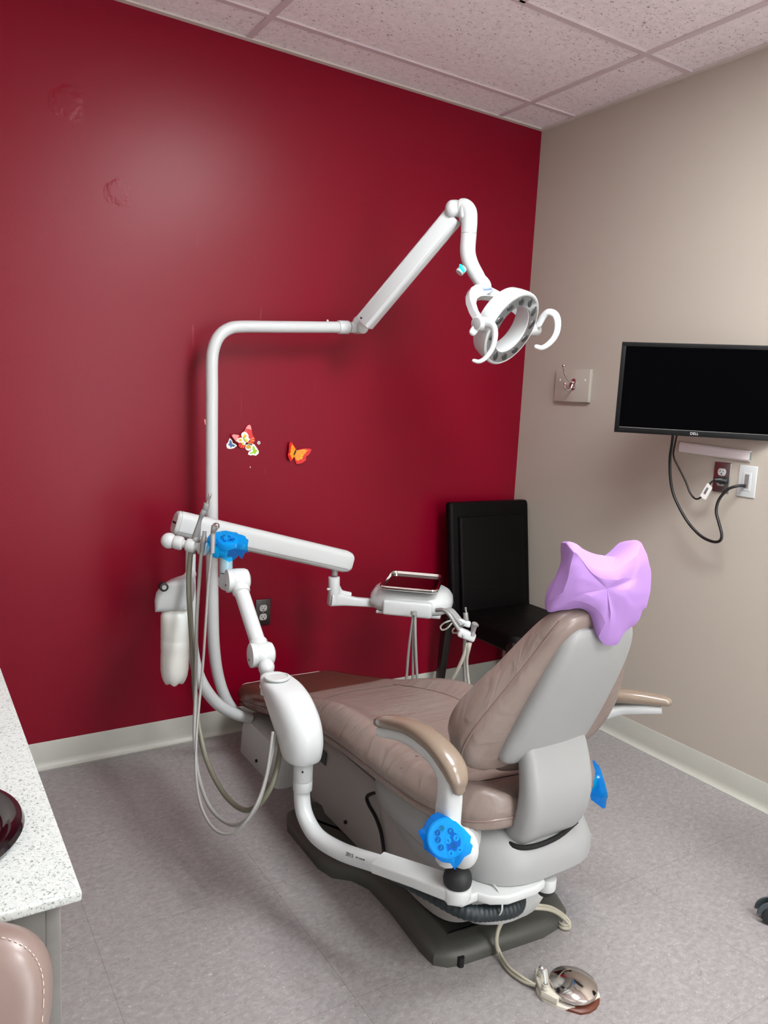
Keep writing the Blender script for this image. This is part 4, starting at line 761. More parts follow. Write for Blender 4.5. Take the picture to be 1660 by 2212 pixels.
hx, hy, hzv = nrm(np.array([.845, -.53, 0])), nrm(np.array([.53, .845, 0])), np.array([0, 0, 1.0])
prof_ = [(-.060, 0), (.058, .0), (.060, .05), (.052, .100), (.030, .118), (.0, .110), (-.035, .085), (-.055, .062), (-.0615, .035)]
mk('bottle_housing', xf(prism([(a, b) for a, b in [tuple(q) for q in [(-.060, -.006), (.046, .006), (.056, .03), (.060, .07), (.056, .098), (.044, .112), (.026, .115), (.004, .108), (-.022, .097), (-.044, .082), (-.057, .062), (-.062, .035)]]], .092, .022, 5), np.array([-1.885, -.45, .695]) - hy * .046, hx, hzv, -np.cross(hx, hzv) if np.dot(np.cross(hx, hzv), hy) < 0 else np.cross(hx, hzv)), WH, du)
sc_ = np.array((-1.938, -0.5, 0.788))
lk_ = mk('housing_lock', cyl(sc_ + np.array([.0, .02, 0]), sc_ + np.array([-.001, -.004, 0]), .0145, 24, .001), BLK, du); mk('lock_screw', J(cyl(sc_ + np.array([-.001, -.004, 0]), sc_ + np.array([-.0012, -.0065, 0]), .0075, 20)), STEEL, lk_)
mk('housing_stem', tube([(-1.78, -0.29, 0.772), (-1.815, -0.36, 0.774), (-1.86, -.43, .78)], .02, 14, 5), WH, du)

# ================================================================== FOOT PEDAL
fp = thing('foot_pedal', 'round chrome foot pedal with chipped rusty white base on the floor', 'foot pedal', (-1.29, -1.77, 0))
def rust_mat():
    m = mat('chipped_white_paint', (205, 200, 188), .4); nt = m.node_tree; b = nt.nodes['Principled BSDF']; L = nt.links
    g = nt.nodes.new('ShaderNodeNewGeometry'); s = nt.nodes.new('ShaderNodeSeparateXYZ'); tc = nt.nodes.new('ShaderNodeTexCoord'); L.new(tc.outputs['Object'], s.inputs[0])
    n = nt.nodes.new('ShaderNodeTexNoise'); n.inputs['Scale'].default_value = 45; n.inputs['Detail'].default_value = 4; L.new(tc.outputs['Object'], n.inputs['Vector'])
    a = nt.nodes.new('ShaderNodeMath'); a.operation = 'MULTIPLY_ADD'; a.inputs[1].default_value = -.030; a.inputs[2].default_value = -.0435; L.new(n.outputs['Fac'], a.inputs[0])
    d = nt.nodes.new('ShaderNodeVectorMath'); d.operation = 'DOT_PRODUCT'; d.inputs[1].default_value = (.1, 1.0, .9); L.new(tc.outputs['Object'], d.inputs[0])
    c = nt.nodes.new('ShaderNodeMath'); c.operation = 'LESS_THAN'; L.new(d.outputs['Value'], c.inputs[0]); L.new(a.outputs[0], c.inputs[1])
    mx = nt.nodes.new('ShaderNodeMix'); mx.data_type = 'RGBA'; mx.inputs['A'].default_value = (*lin((205, 200, 188)), 1); mx.inputs['B'].default_value = (*lin((96, 48, 30)), 1)
    L.new(c.outputs[0], mx.inputs['Factor']); L.new(mx.outputs['Result'], b.inputs['Base Color']); return m
RUSTM = rust_mat()
dc = np.array((-1.295, -1.775, 0.032))
ba = [(-1.319, -1.672, 0.0), (-1.347, -1.696, 0.0), (-1.374, -1.733, 0.0), (-1.377, -1.76, 0.0), (-1.356, -1.797, 0.0)]
ba = [p[:2] for p in ba]
for i in range(13):
    t_ = math.radians(-118 + i * 20); ba.append((dc[0] + .0665 * math.cos(t_), dc[1] + .0665 * math.sin(t_)))
ba2 = [tuple(np.array(p) + nrm(dc[:2] - np.array(p)) * .004) for p in ba]
mk('base', loft([[(*p, 0) for p in ba], [(*p, .006) for p in ba], [(*p, .009) for p in ba2]]), RUSTM, fp)
mk('disc', lathe([(.054, .016), (.0585, .018), (.0595, .022), (.0595, .028), (.0575, .031), (.03, .037), (.004, .0425), (.0, .0425)], (dc[0], dc[1], 0), (0, 0, 1), 64), mat('worn_chrome', (212, 204, 198), .10, metal=1, bump=(35, .06, .002)), fp, ang=50)
mk('disc_collar', cyl((dc[0], dc[1], .008), (dc[0], dc[1], .017), .05, 40), GAP, fp)
wp = [(-1.34, -1.695, 0.02)[:2], (-1.362, -1.715, 0.02)[:2], (-1.38, -1.753, 0.02)[:2], (-1.364, -1.79, 0.02)[:2], (-1.352, -1.786, 0.02)[:2], (-1.339, -1.74, 0.02)[:2], (-1.313, -1.703, 0.02)[:2]]
mk('valve_block', xf(prism(wp, .018, .003), (0, 0, .008), (1, 0, 0), (0, 1, 0), (0, 0, 1)), mat('cream_enamel', (200, 196, 182), .35), fp)
v1 = np.array((-1.346, -1.715, 0.026)); v2 = np.array((-1.368, -1.753, 0.026))
mk('valve_button', J(cyl(v1, v1 + [0, 0, .016], .0085, 24, .001)), mat('cream_plastic', (190, 186, 172), .4), fp)
mk('button_cap', J(cyl(v1 + [0, 0, .016], v1 + [0, 0, .0195], .0075, 24, .0005), ell(v1 + [0, 0, .022], .007, .007, .0065)), CHR, fp)
mk('valve_stub', lathe([(.0095, 0), (.009, .008), (.0078, .009), (.0078, .014), (.006, .015), (.0055, .011), (0, .011)], v2), mat('cream_plastic_worn', (186, 182, 168), .45), fp)
mk('valve_lever', J(tube([v2 + [0, 0, .013], v2 * .6 + v1 * .4 + np.array([.0015, 0, .020]), v1 * .75 + v2 * .25 + np.array([.004, 0, .019])], [.003, .003, .005], 10, 5)), WH2, fp)
for i, (dx, r_) in enumerate(((0, .0055), (.0085, .0035))):
    mk('pedal_hose', tube([(-1.366, -1.72, 0.012), (-1.3810, -1.6900, .009 + dx), (-1.3870, -1.6440, .008 + dx), (-1.3770, -1.5960, .014 + dx), (-1.3860, -1.5890, .055 + dx), (-1.3720, -1.5870, .095 + dx), (-1.3390, -1.5960, .120 + dx), (-1.2940, -1.6070, .125 + dx), (-1.2250, -1.6090, .100 + dx), (-1.1540, -1.5910, .045 + dx), (-1.1330, -1.6030, .02 + dx), (-1.1350, -1.6040, .010 + dx), (-1.1480, -1.5920, .008 + dx), (-1.1440, -1.5700, .008 + dx)], r_, 12, 8), mat('beige_hose', (172, 168, 150), .35), fp)

# ================================================================== WALL ITEMS (right wall)
mo = thing('monitor', 'black flat computer monitor with a maker logo on the beige wall', 'monitor', (-.2, -1.0, 1.3))
mA = np.array((-0.342, -0.89, 1.681)); mB = np.array((-0.369, -0.931, 1.349)); mC = np.array((-0.034, -1.317, 1.362))
MH = .333; mu = np.array([0, 0, 1.0]); mr = nrm(np.array([mC[0] - mB[0], mC[1] - mB[1], 0])); MW = .565; mn = np.cross(mr, mu)
MO = mB + mr * (MW / 2) + mu * (MH / 2)
def MP(a, b, c): return tuple(MO + mr * a + mu * b + mn * c)
mk('case', xf(box(-MW / 2, MW / 2, -MH / 2, MH / 2, -.030, -.004, .004), MO, mr, mu, mn), BLK, mo)
mk('case_back', xf(box(-MW / 2 + .07, MW / 2 - .07, -.11, .11, -.055, -.028, .012), MO, mr, mu, mn), BLK, mo)
sc2 = mk('bezel', J(xf(box(-MW / 2, MW / 2, MH / 2 - .016, MH / 2, -.006, .0, .001), MO, mr, mu, mn), xf(box(-MW / 2, MW / 2, -MH / 2, -MH / 2 + .020, -.006, .0, .001), MO, mr, mu, mn), xf(box(-MW / 2, -MW / 2 + .016, -MH / 2 + .01, MH / 2 - .01, -.006, .0, .001), MO, mr, mu, mn), xf(box(MW / 2 - .016, MW / 2, -MH / 2 + .01, MH / 2 - .01, -.006, .0, .001), MO, mr, mu, mn)), mat('bezel_black', (5, 5, 6), .4, spec=.2), mo)
mk('screen', xf(box(-MW / 2 + .014, MW / 2 - .014, -MH / 2 + .018, MH / 2 - .014, -.006, -.003), MO, mr, mu, mn), mat('screen_off', (1, 1, 2), .3, spec=.02), mo)
mk('bezel_highlight', xf(box(-MW / 2 + .018, MW / 2 - .018, -MH / 2 + .0195, -MH / 2 + .0215, -.003, -.0012), MO, mr, mu, mn), mat('bezel_lip', (120, 118, 116), .25), mo)
text('logo_text', 'DELL', .013, MP(.0, -MH / 2 + .010, .0004), mr, mu, mat('logo_silver', (205, 205, 205), .4), mo)
for i in range(5): mk('menu_button', xf(box(MW / 2 - .009, MW / 2 - .005, -MH / 2 + .010 + i * .014, -MH / 2 + .0125 + i * .014, -.0005, .0006), MO, mr, mu, mn), mat('button_grey', (90, 90, 92), .4), mo)
wm = np.array(MP(0, 0, -.055)); 
mk('wall_bracket', J(xf(box(-.05, .05, -.05, .05, -.066, -.054, .002), MO, mr, mu, mn), tube([MP(0, 0, -.06), (-.10, MO[1] - .02, MO[2]), (-.015, MO[1] - .05, MO[2])], .016, 14, spline=False), box(-.02, -.001, MO[1] - .11, MO[1] + .01, MO[2] - .07, MO[2] + .07, .003)), BLK, mo)
BC = mat('black_cable', (12, 12, 14), .4)
t = thing('power_cable', 'thin black power cable with white tag plugged into the steel outlet', 'cable', (-0.03, -1.144, 1.19))
mk('cord', tube([(-0.16, -1.056, 1.366), (-0.12, -1.019, 1.32), (-0.08, -0.987, 1.264), (-0.06, -1.004, 1.216), (-0.05, -1.032, 1.168), (-0.05, -1.058, 1.126), (-0.05, -1.084, 1.107), (-0.05, -1.107, 1.116), (-0.05, -1.129, 1.148), (-0.045, -1.14, 1.177), (-0.04, -1.153, 1.187)], .0035, 12, 8), BC, t)
mk('plug', J(tube([(-0.042, -1.15, 1.187), (-0.026, -1.163, 1.188), (-0.012, -1.175, 1.186)], [.0075, .013, .013], 14, 4), cyl((-0.02, -1.175, 1.186), (-0.006, -1.165, 1.185), .0135, 18, .002)), BC, t)
tg = [(-0.062, -1.142, 1.174), (-0.062, -1.16, 1.159), (-0.062, -1.138, 1.112), (-0.062, -1.128, 1.112), (-0.062, -1.111, 1.122), (-0.062, -1.136, 1.174)]
g_ = [np.array(p) for p in tg]
mk('cable_tag', loft([[tuple(p) for p in g_], [tuple(p + np.array([-.0006, 0, 0])) for p in g_]]), STICK, t, flat=True)
b1_, b2_, b3_, b4_ = [np.array(p) for p in ((-0.063, -1.137, 1.159), (-0.063, -1.145, 1.155), (-0.063, -1.133, 1.129), (-0.063, -1.124, 1.133))]
bars = []
for i in range(8):
    f0, f1 = i / 8, i / 8 + .07; bars.append(loft([[tuple(b1_ + (b4_ - b1_) * f0 + np.array([o, 0, 0])), tuple(b1_ + (b4_ - b1_) * f1 + np.array([o, 0, 0])), tuple(b2_ + (b3_ - b2_) * f1 + np.array([o, 0, 0])), tuple(b2_ + (b3_ - b2_) * f0 + np.array([o, 0, 0]))] for o in (0, -.0004)]))
mk('tag_print', J(*bars), INK, t, flat=True)
t = tag(mk('video_cable', tube([(-0.16, -1.034, 1.365), (-0.13, -1.012, 1.319), (-0.1, -0.987, 1.255), (-0.085, -0.986, 1.182), (-0.08, -1.003, 1.119), (-0.08, -1.043, 1.061), (-0.08, -1.091, 1.01), (-0.08, -1.147, 0.973), (-0.08, -1.198, 0.961), (-0.078, -1.226, 0.969), (-0.075, -1.229, 0.993), (-0.07, -1.209, 1.033), (-0.065, -1.189, 1.073), (-0.06, -1.191, 1.117), (-0.05, -1.214, 1.158), (-0.035, -1.24, 1.175), (-0.006, -1.256, 1.178)], [.0052, .0052, .0055] + [.0055] * 14, 14, 8), BC), 'thick black cable looping from the monitor to the white wall plate', 'cable')
# cable raceway
t = tag(mk('cable_cover', loft([[(0.0, y, z + dz) for x, dz in ((0, 0),)] for y, z in ()] or [[(x - .001, A_y, A_z + dz) for x, dz in ((0, -.019), (-.008, -.019), (-.012, -.013), (-.012, .013), (-.008, .019), (0, .019))] for A_y, A_z in ((-.957, 1.298), (-1.262, 1.287))]), mat('white_raceway', (222, 214, 214), .4), flat=True), 'short white plastic cable cover on the wall right below the monitor', 'cable cover')
mk('open_end', J(box(-.0115, -.001, -1.2626, -1.2618, 1.271, 1.303)), mat('raceway_inside', (120, 128, 122), .5), t)
# outlets
def slots(c, r, u, n):  # a receptacle face
    c = np.array(c); r, u, n = [np.array(a, float) for a in (r, u, n)]
    fl = [(.017 * math.cos(t_), max(-.0135, min(.0135, .017 * math.sin(t_)))) for t_ in [2 * math.pi * i / 36 for i in range(36)]]
    return xf(prism(fl, .0035, .0008), c, r, u, n), J(xf(box(-.0075, -.0055, .0, .008, .0032, .0039), c, r, u, n), xf(box(.0055, .0075, .0, .007, .0032, .0039), c, r, u, n), xf(lathe([(.0028, .0032), (.0028, .0039)], (0, -.0065, 0), (0, 0, 1), 14), c, r, u, n))
def outlet(c, r, u, n, pm, label):
    c = np.array(c); r, u, n = [np.array(a, float) for a in (r, u, n)]
    t = thing('wall_outlet', label, 'outlet', c)
    mk('cover_plate', xf(box(-.035, .035, -.0575, .0575, 0, .0055, .003), c, r, u, n), pm, t)
    mk('plate_screw', xf(cyl((0, 0, .005), (0, 0, .0065), .0032, 14), c, r, u, n), STEEL, t)
    for s_ in (1, -1):
        f_, h_ = slots(c + u * .0195 * s_ + n * .0042, r, u, n); o_ = mk('receptacle', f_, WH2, t); mk('slots', h_, GAP, o_)
    return t
STP = mat('steel_plate', (150, 148, 148), .30, metal=1)
outlet((0, -1.154, 1.198), (0, -1, 0), (0, 0, 1), (-1, 0, 0), STP, 'brushed steel duplex outlet on the beige wall beneath the monitor')
outlet((-1.369, 0, .508), (1, 0, 0), (0, 0, 1), (0, -1, 0), mat('dark_steel_plate', (92, 90, 90), .35, metal=1), 'grey metal outlet plate low on the red wall behind the suction arm')
t = thing('wall_plate', 'white brush cable plate beside the steel outlet', 'wall plate', (0, -1.259, 1.194))
pc_ = np.array([0, -1.259, 1.194]); pa = (np.array([0, -1.0, 0]), np.array([0, 0, 1.0]), np.array([-1.0, 0, 0]))
mk('cover_plate', J(xf(box(-.036, .036, -.059, .059, 0, .0055, .003), pc_, *pa), xf(box(-.017, .017, -.034, .034, .004, .0075, .0015), pc_, *pa)), WH2, t)
mk('brush_slot', xf(box(-.0085, .0085, -.026, .026, .0074, .0078), pc_, *pa), mat('brush_bristles', (120, 116, 114), .8, var=(300, .5)), t)
# coat hook
t = thing('coat_hook', 'chrome double coat hook on a square beige board on the wall', 'coat hook', (0, -.352, 1.53))
mk('board', xf(box(-.108, .108, -.074, .074, .001, .019, .003), (0, -.352, 1.531), *pa), mat('beige_board', (180, 174, 162), .4), t)
for s_ in (-1, 1): mk('screw_cap', ell((-.0185, -.352 - s_ * .078, 1.556), .003, .006, .006), WH2, t)
hk = (-.019, -.362, 1.537)
mk('hook_plate', J(xf(lathe([(.022, 0), (.021, .003), (.014, .006), (0, .008)], (0, 0, 0)), hk, (0, 1, 0), (0, 0, 1.25), (-1, 0, 0))), CHR, t)
mk('hook', J(tube([(-.025, -.362, 1.545), (-.05, -.362, 1.552), (-.075, -.362, 1.575), (-.088, -.362, 1.602), (-.089, -.362, 1.612)], [.006, .0048, .0042, .004, .004], 12, 6), ell((-.089, -.362, 1.616), .0075, .0075, .0075), tube([(-.025, -.362, 1.535), (-.036, -.362, 1.515), (-.055, -.362, 1.507), (-.070, -.362, 1.517), (-.073, -.362, 1.532)], [.006, .0048, .0042, .004, .004], 12, 6), ell((-.073, -.362, 1.537), .007, .007, .007)), CHR, t)

# ================================================================== BUTTERFLIES ON THE RED WALL
def stick(name, pts, m, par=None, th=.0012, lift=0.0, **k):
    P_ = [np.array(p) for p in pts]; return mk(name, loft([[tuple(p + np.array([0, -lift, 0])) for p in P_], [tuple(p + np.array([0, -lift - th, 0])) for p in P_]]), m, par, flat=True, **k)
def shrink(pts, f, sh=(0, 0)):
    P_ = [np.array(p) for p in pts]; c = np.mean(P_, axis=0); return [tuple(c + (p - c) * f + np.array([sh[0], 0, sh[1]])) for p in P_]
mR = mat('butterfly_red', (214, 24, 26), .4); mO = mat('butterfly_orange', (245, 150, 30), .4); mY = mat('butterfly_yellow', (250, 215, 70), .4); mK = mat('butterfly_body', (20, 12, 12), .5)
mPk = mat('butterfly_pink', (228, 150, 150), .4); mW = mat('sticker_white', (238, 236, 232), .4); mB = mat('sticker_blue', (60, 105, 150), .4); mG = mat('sticker_green', (150, 205, 30), .4); mYl = mat('sticker_yellow', (226, 205, 60), .4); mGold = mat('sticker_gold', (205, 160, 30), .4)
def wing_tilt(pts, hinge, ang_):  # lift the far side of a wing off the wall
    h = np.array(hinge); return [(p[0], p[1] - .004 - abs(p[0] - h[0]) * ang_, p[2]) for p in pts]
bf = thing('butterfly', 'orange and red three-dimensional butterfly alone on the red wall', 'butterfly decoration', (-1.243, 0.0, 1.184), 'butterfly decorations on the red wall')
hg = (-1.243, 0.0, 1.189)
LWp = [(-1.271, 0.0, 1.233), (-1.279, 0.0, 1.223), (-1.279, 0.0, 1.202), (-1.281, 0.0, 1.189), (-1.284, 0.0, 1.179), (-1.279, 0.0, 1.165), (-1.269, 0.0, 1.151), (-1.26, 0.0, 1.158), (-1.251, 0.0, 1.164), (-1.248, 0.0, 1.179), (-1.238, 0.0, 1.199), (-1.252, 0.0, 1.216), (-1.26, 0.0, 1.227)]
RWp = [(-1.236, 0.0, 1.197), (-1.22, 0.0, 1.203), (-1.198, 0.0, 1.206), (-1.184, 0.0, 1.205), (-1.179, 0.0, 1.2), (-1.187, 0.0, 1.182), (-1.2, 0.0, 1.171), (-1.199, 0.0, 1.158), (-1.206, 0.0, 1.151), (-1.216, 0.0, 1.143), (-1.228, 0.0, 1.14), (-1.237, 0.0, 1.139), (-1.242, 0.0, 1.151), (-1.246, 0.0, 1.158), (-1.245, 0.0, 1.177)]
for W_, sh_ in ((LWp, (.006, .0)), (RWp, (-.006, .001))):
    P_ = wing_tilt(W_, hg, .35); w_ = stick('wing', P_, mR, bf)
    hs_ = np.array(hg); Q_ = [tuple(hs_ * np.array([1, 0, 1]) * .0 + np.array(p) * .70 + np.array([hs_[0], np.mean([q[1] for q in P_]) if 0 else p[1], hs_[2]]) * .30) for p in P_]
    stick('wing_pattern', [(q[0], -.004 - abs(q[0] - hs_[0]) * .35 - .0013, q[2]) for q in Q_], mO, w_, .0006)
    for i in (0, 2, 4, 6, 8, 10):
        if i < len(P_):
            a_ = np.array(P_[i]) * .78 + hs_ * .22; b_ = np.array(P_[i]) * .50 + hs_ * .50
            a_[1] = -.004 - abs(a_[0] - hs_[0]) * .35 - .0025; b_[1] = -.004 - abs(b_[0] - hs_[0]) * .35 - .0025
            mk('wing_streak', tube([a_, b_], .0009, 6, spline=False), mY, w_)
            d_ = np.array(P_[i]) * .93 + hs_ * .07; d_[1] = -.004 - abs(d_[0] - hs_[0]) * .35 - .002; mk('wing_spot', ell(d_, .0012, .0008, .0012, 10, 6), mPk, w_)
mk('body', tube([(-1.239, -0.006, 1.203), (-1.244, -0.008, 1.193), (-1.25, -0.008, 1.18), (-1.253, -0.006, 1.169)], [.0012, .0028, .0025, .001], 10, 5), mK, bf)
bf = thing('butterfly', 'large red and pink butterfly at the centre of the sticker cluster', 'butterfly decoration', (-1.472, 0.0, 1.238), 'butterfly decorations on the red wall')
hg = (-1.472, 0.0, 1.233)
for W_ in ([(-1.452, 0.0, 1.3), (-1.447, 0.0, 1.296), (-1.443, 0.0, 1.28), (-1.439, 0.0, 1.258), (-1.43, 0.0, 1.246), (-1.428, 0.0, 1.235), (-1.437, 0.0, 1.222), (-1.45, 0.0, 1.222), (-1.466, 0.0, 1.23), (-1.473, 0.0, 1.243), (-1.475, 0.0, 1.265), (-1.468, 0.0, 1.285), (-1.46, 0.0, 1.296)], [(-1.531, 0.0, 1.255), (-1.522, 0.0, 1.26), (-1.498, 0.0, 1.257), (-1.48, 0.0, 1.25), (-1.469, 0.0, 1.233), (-1.465, 0.0, 1.211), (-1.475, 0.0, 1.203), (-1.488, 0.0, 1.204), (-1.497, 0.0, 1.212), (-1.498, 0.0, 1.223), (-1.508, 0.0, 1.228), (-1.521, 0.0, 1.242)]):
    P_ = wing_tilt(W_, hg, .15); w_ = stick('wing', P_, mR, bf); h_ = np.array(hg)
    tip = max(P_, key=lambda p: np.hypot(p[0] - hg[0], p[2] - hg[2])); tp_ = np.array(tip)
    pt_ = [np.array(p) * .97 + h_ * .03 for p in sorted(P_, key=lambda p: np.hypot(p[0] - tp_[0], p[2] - tp_[2]))[:5]]
    c_ = np.mean(pt_, axis=0); pt_.sort(key=lambda p: math.atan2(p[2] - c_[2], p[0] - c_[0])); pt_ = [(p[0], p[1] - .0018, p[2]) for p in pt_]
    stick('wing_tip', pt_, mPk, w_, .0005)
    for i in range(len(P_) // 2, len(P_), 1):
        a_ = np.array(P_[i]) * .9 + h_ * .1; b_ = np.array(P_[i]) * .55 + h_ * .45; a_[1] -= .0035; b_[1] = a_[1]
        mk('wing_streak', tube([a_, b_], .0008, 6, spline=False), mPk, w_)
    for i in (4, 5, 6, 7):
        a_ = np.array(P_[i]) * .9 + h_ * .1; b_ = np.array(P_[i]) * .55 + h_ * .45; a_[1] -= .0035; b_[1] = a_[1]
        mk('wing_streak', tube([a_, b_], .0012, 6, spline=False), mY, w_)
bf = thing('butterfly', 'small yellow butterfly sticker lying over the large red butterfly', 'butterfly decoration', (-1.477, 0.0, 1.245), 'butterfly decorations on the red wall')
yo = [(-1.489, -0.012, 1.258), (-1.485, -0.012, 1.266), (-1.475, -0.012, 1.271), (-1.464, -0.012, 1.266), (-1.457, -0.012, 1.256), (-1.457, -0.012, 1.246), (-1.45, -0.012, 1.241), (-1.458, -0.012, 1.231), (-1.468, -0.012, 1.226), (-1.472, -0.012, 1.217), (-1.484, -0.012, 1.219), (-1.487, -0.012, 1.226), (-1.5, -0.012, 1.227), (-1.508, -0.012, 1.236), (-1.503, -0.012, 1.243), (-1.485, -0.012, 1.247)]
w_ = stick('wings', yo, mW, bf, .0008); 
for c0, rx_, rz_ in (((-1.473, -0.014, 1.253), .0066, .0088), ((-1.492, -0.014, 1.237), .0082, .0056)):
    e_ = mk('wing_patch', ell(c0, rx_, .0008, rz_, 20, 8), mYl, w_); mk('wing_eye', ell(np.array(c0) + [0, -.0008, 0], .0022, .0006, .0022, 12, 6), mO, e_)
mk('wing_patch', ell((-1.467, -0.014, 1.236), .0065, .0008, .0052, 16, 8), mYl, w_); mk('wing_patch', ell((-1.482, -0.014, 1.224), .0055, .0008, .0042, 16, 8), mYl, w_)
mk('body', tube([(-1.482, -0.014, 1.249), (-1.475, -0.015, 1.239), (-1.469, -0.014, 1.229)], [.001, .0018, .001], 8, 4), mG, bf)
def sticker(outl, inner, mi, label, th=.0008, nm='butterfly_sticker'):
    t = stick(nm, outl, mW, None, th); tag(t, label, 'sticker', 'butterfly decorations on the red wall'); stick('printed_wings', [(p[0], p[1] - th - .0001, p[2]) for p in inner], mi, t, .0003); return t
t = sticker([(-1.533, -0.001, 1.243), (-1.528, -0.001, 1.241), (-1.521, -0.001, 1.232), (-1.519, -0.001, 1.223), (-1.508, -0.001, 1.22), (-1.501, -0.001, 1.213), (-1.514, -0.001, 1.203), (-1.528, -0.001, 1.2), (-1.541, -0.001, 1.202), (-1.545, -0.001, 1.21), (-1.545, -0.001, 1.22), (-1.539, -0.001, 1.225)],
        [(-1.532, -0.001, 1.238), (-1.524, -0.001, 1.23), (-1.522, -0.001, 1.22), (-1.507, -0.001, 1.215), (-1.515, -0.001, 1.208), (-1.522, -0.001, 1.21), (-1.528, -0.001, 1.203), (-1.53, -0.001, 1.211), (-1.54, -0.001, 1.217), (-1.534, -0.001, 1.222)], mB, 'small dark blue butterfly sticker at the left of the sticker cluster')
sticker([(-1.435, -0.001, 1.222), (-1.427, -0.001, 1.22), (-1.418, -0.001, 1.209), (-1.411, -0.001, 1.199), (-1.406, -0.001, 1.191), (-1.407, -0.001, 1.182), (-1.419, -0.001, 1.173), (-1.432, -0.001, 1.176), (-1.441, -0.001, 1.174), (-1.453, -0.001, 1.178), (-1.451, -0.001, 1.187), (-1.439, -0.001, 1.196), (-1.44, -0.001, 1.211)],
        [(-1.432, -0.001, 1.215), (-1.425, -0.001, 1.207), (-1.423, -0.001, 1.199), (-1.412, -0.001, 1.194), (-1.418, -0.001, 1.187), (-1.423, -0.001, 1.177), (-1.428, -0.001, 1.185), (-1.442, -0.001, 1.18), (-1.447, -0.001, 1.183), (-1.431, -0.001, 1.191), (-1.435, -0.001, 1.204)], mG, 'small lime green butterfly sticker at the bottom of the sticker cluster')
sticker([(-1.466, -0.001, 1.214), (-1.453, -0.001, 1.221), (-1.44, -0.001, 1.218), (-1.439, -0.001, 1.201), (-1.447, -0.001, 1.193), (-1.458, -0.001, 1.195), (-1.464, -0.001, 1.201)],
        [(-1.461, -0.001, 1.212), (-1.453, -0.001, 1.217), (-1.442, -0.001, 1.215), (-1.442, -0.001, 1.203), (-1.451, -0.001, 1.201), (-1.461, -0.001, 1.203)], mGold, 'small gold butterfly sticker below the large red butterfly')
fc = np.array((-1.407, -0.001, 1.226)); fl_ = [tuple(fc + np.array([.0066 * math.cos(t_) * (1 + .06 * math.cos(11 * t_)), 0, .0068 * math.sin(t_) * (1 + .06 * math.cos(11 * t_))])) for t_ in [2 * math.pi * i / 66 for i in range(66)]]
t = stick('flower_sticker', fl_, mW, None, .0008); tag(t, 'tiny round white and blue flower sticker right of the cluster', 'sticker', 'butterfly decorations on the red wall')
stick('printed_petals', [tuple(fc + np.array([.0036 * math.cos(t_) * (1 + .3 * math.cos(8 * t_)), -.0009, .0036 * math.sin(t_) * (1 + .3 * math.cos(8 * t_))])) for t_ in [2 * math.pi * i / 64 for i in range(64)]], mB, t, .0003)
stick('printed_centre', [tuple(fc + np.array([.0011 * math.cos(t_), -.0013, .0011 * math.sin(t_)])) for t_ in [2 * math.pi * i / 16 for i in range(16)]], mW, t, .0002)
sp_ = np.array((-1.442, -0.001, 1.126)); t = stick('sticker_scrap', [tuple(sp_ + np.array([x, 0, z])) for x, z in ((-.0022, .002), (0, .003), (.0024, .0016), (.0012, -.0005), (.0010, -.003), (-.0008, -.0028), (-.0004, -.0004), (-.002, 0))], mW); tag(t, 'tiny white scrap of sticker left below the butterfly cluster', 'sticker', 'butterfly decorations on the red wall')
t = stick('sticker_scrap', [(-1.639, -0.001, 1.316), (-1.628, -0.001, 1.311), (-1.618, -0.001, 1.301), (-1.623, -0.001, 1.286), (-1.635, -0.001, 1.295)], mPk); tag(t, 'pale pink sticker edge showing behind the lamp pole', 'sticker')

# ================================================================== BLACK CHAIR IN THE CORNER
bc = thing('side_chair', 'dark high-backed leather side chair standing in the corner', 'chair', (-.265, -.36, 0))
def pad(x0, x1, yb, yt, z0, z1, th, r=.02, k=1.0):
    rings = []
    for z, s in ((z0, .8), (z0 + r * .4, .95), (z0 + r, 1), (z1 - r, 1), (z1 - r * .4, .95), (z1, .8)):
        f_ = (z - z0) / (z1 - z0); y = yb + (yt - yb) * f_; w_ = (x1 - x0) / 2 - (1 - s) * r * 2; rings.append([((x0 + x1) / 2 + a, y + b, z) for a, b in rr(2 * w_, th * s, th * s * .42, 4)])
    return loft(rings)
mk('backrest', pad(-.50, -.008, -.17, -.095, .43, .965, .045), LEAD, bc)
mk('back_panel', pad(-.455, -.06, -.195, -.128, .46, .90, .03, .01), LEAD, bc)
mk('seat', loft([[(-.265 + x, -.385 + y, z) for x, y in rr(w_, d_, .05, 5)] for z, w_, d_ in ((.385, .43, .43), (.395, .46, .46), (.44, .47, .47), (.462, .455, .455), (.468, .42, .42))]), LEAD, bc)
for x_, y_, dx, dy in ((-.485, -.14, 0.0, .04), (-.05, -.14, .0, .04), (-.475, -.585, 0, -.0), (-.055, -.585, 0, 0)):
    mk('leg', loft([[(x_ + a + dx, y_ + b + dy, 0) for a, b in rr(.03, .03, .004)], [(x_ + a, y_ + b, .44) for a, b in rr(.045, .045, .006)]]), mat('dark_wood', (22, 14, 12), .35), bc)
mk('nail_head', ell((-.33, -.618, .43), .006, .004, .006), CHR, bc)

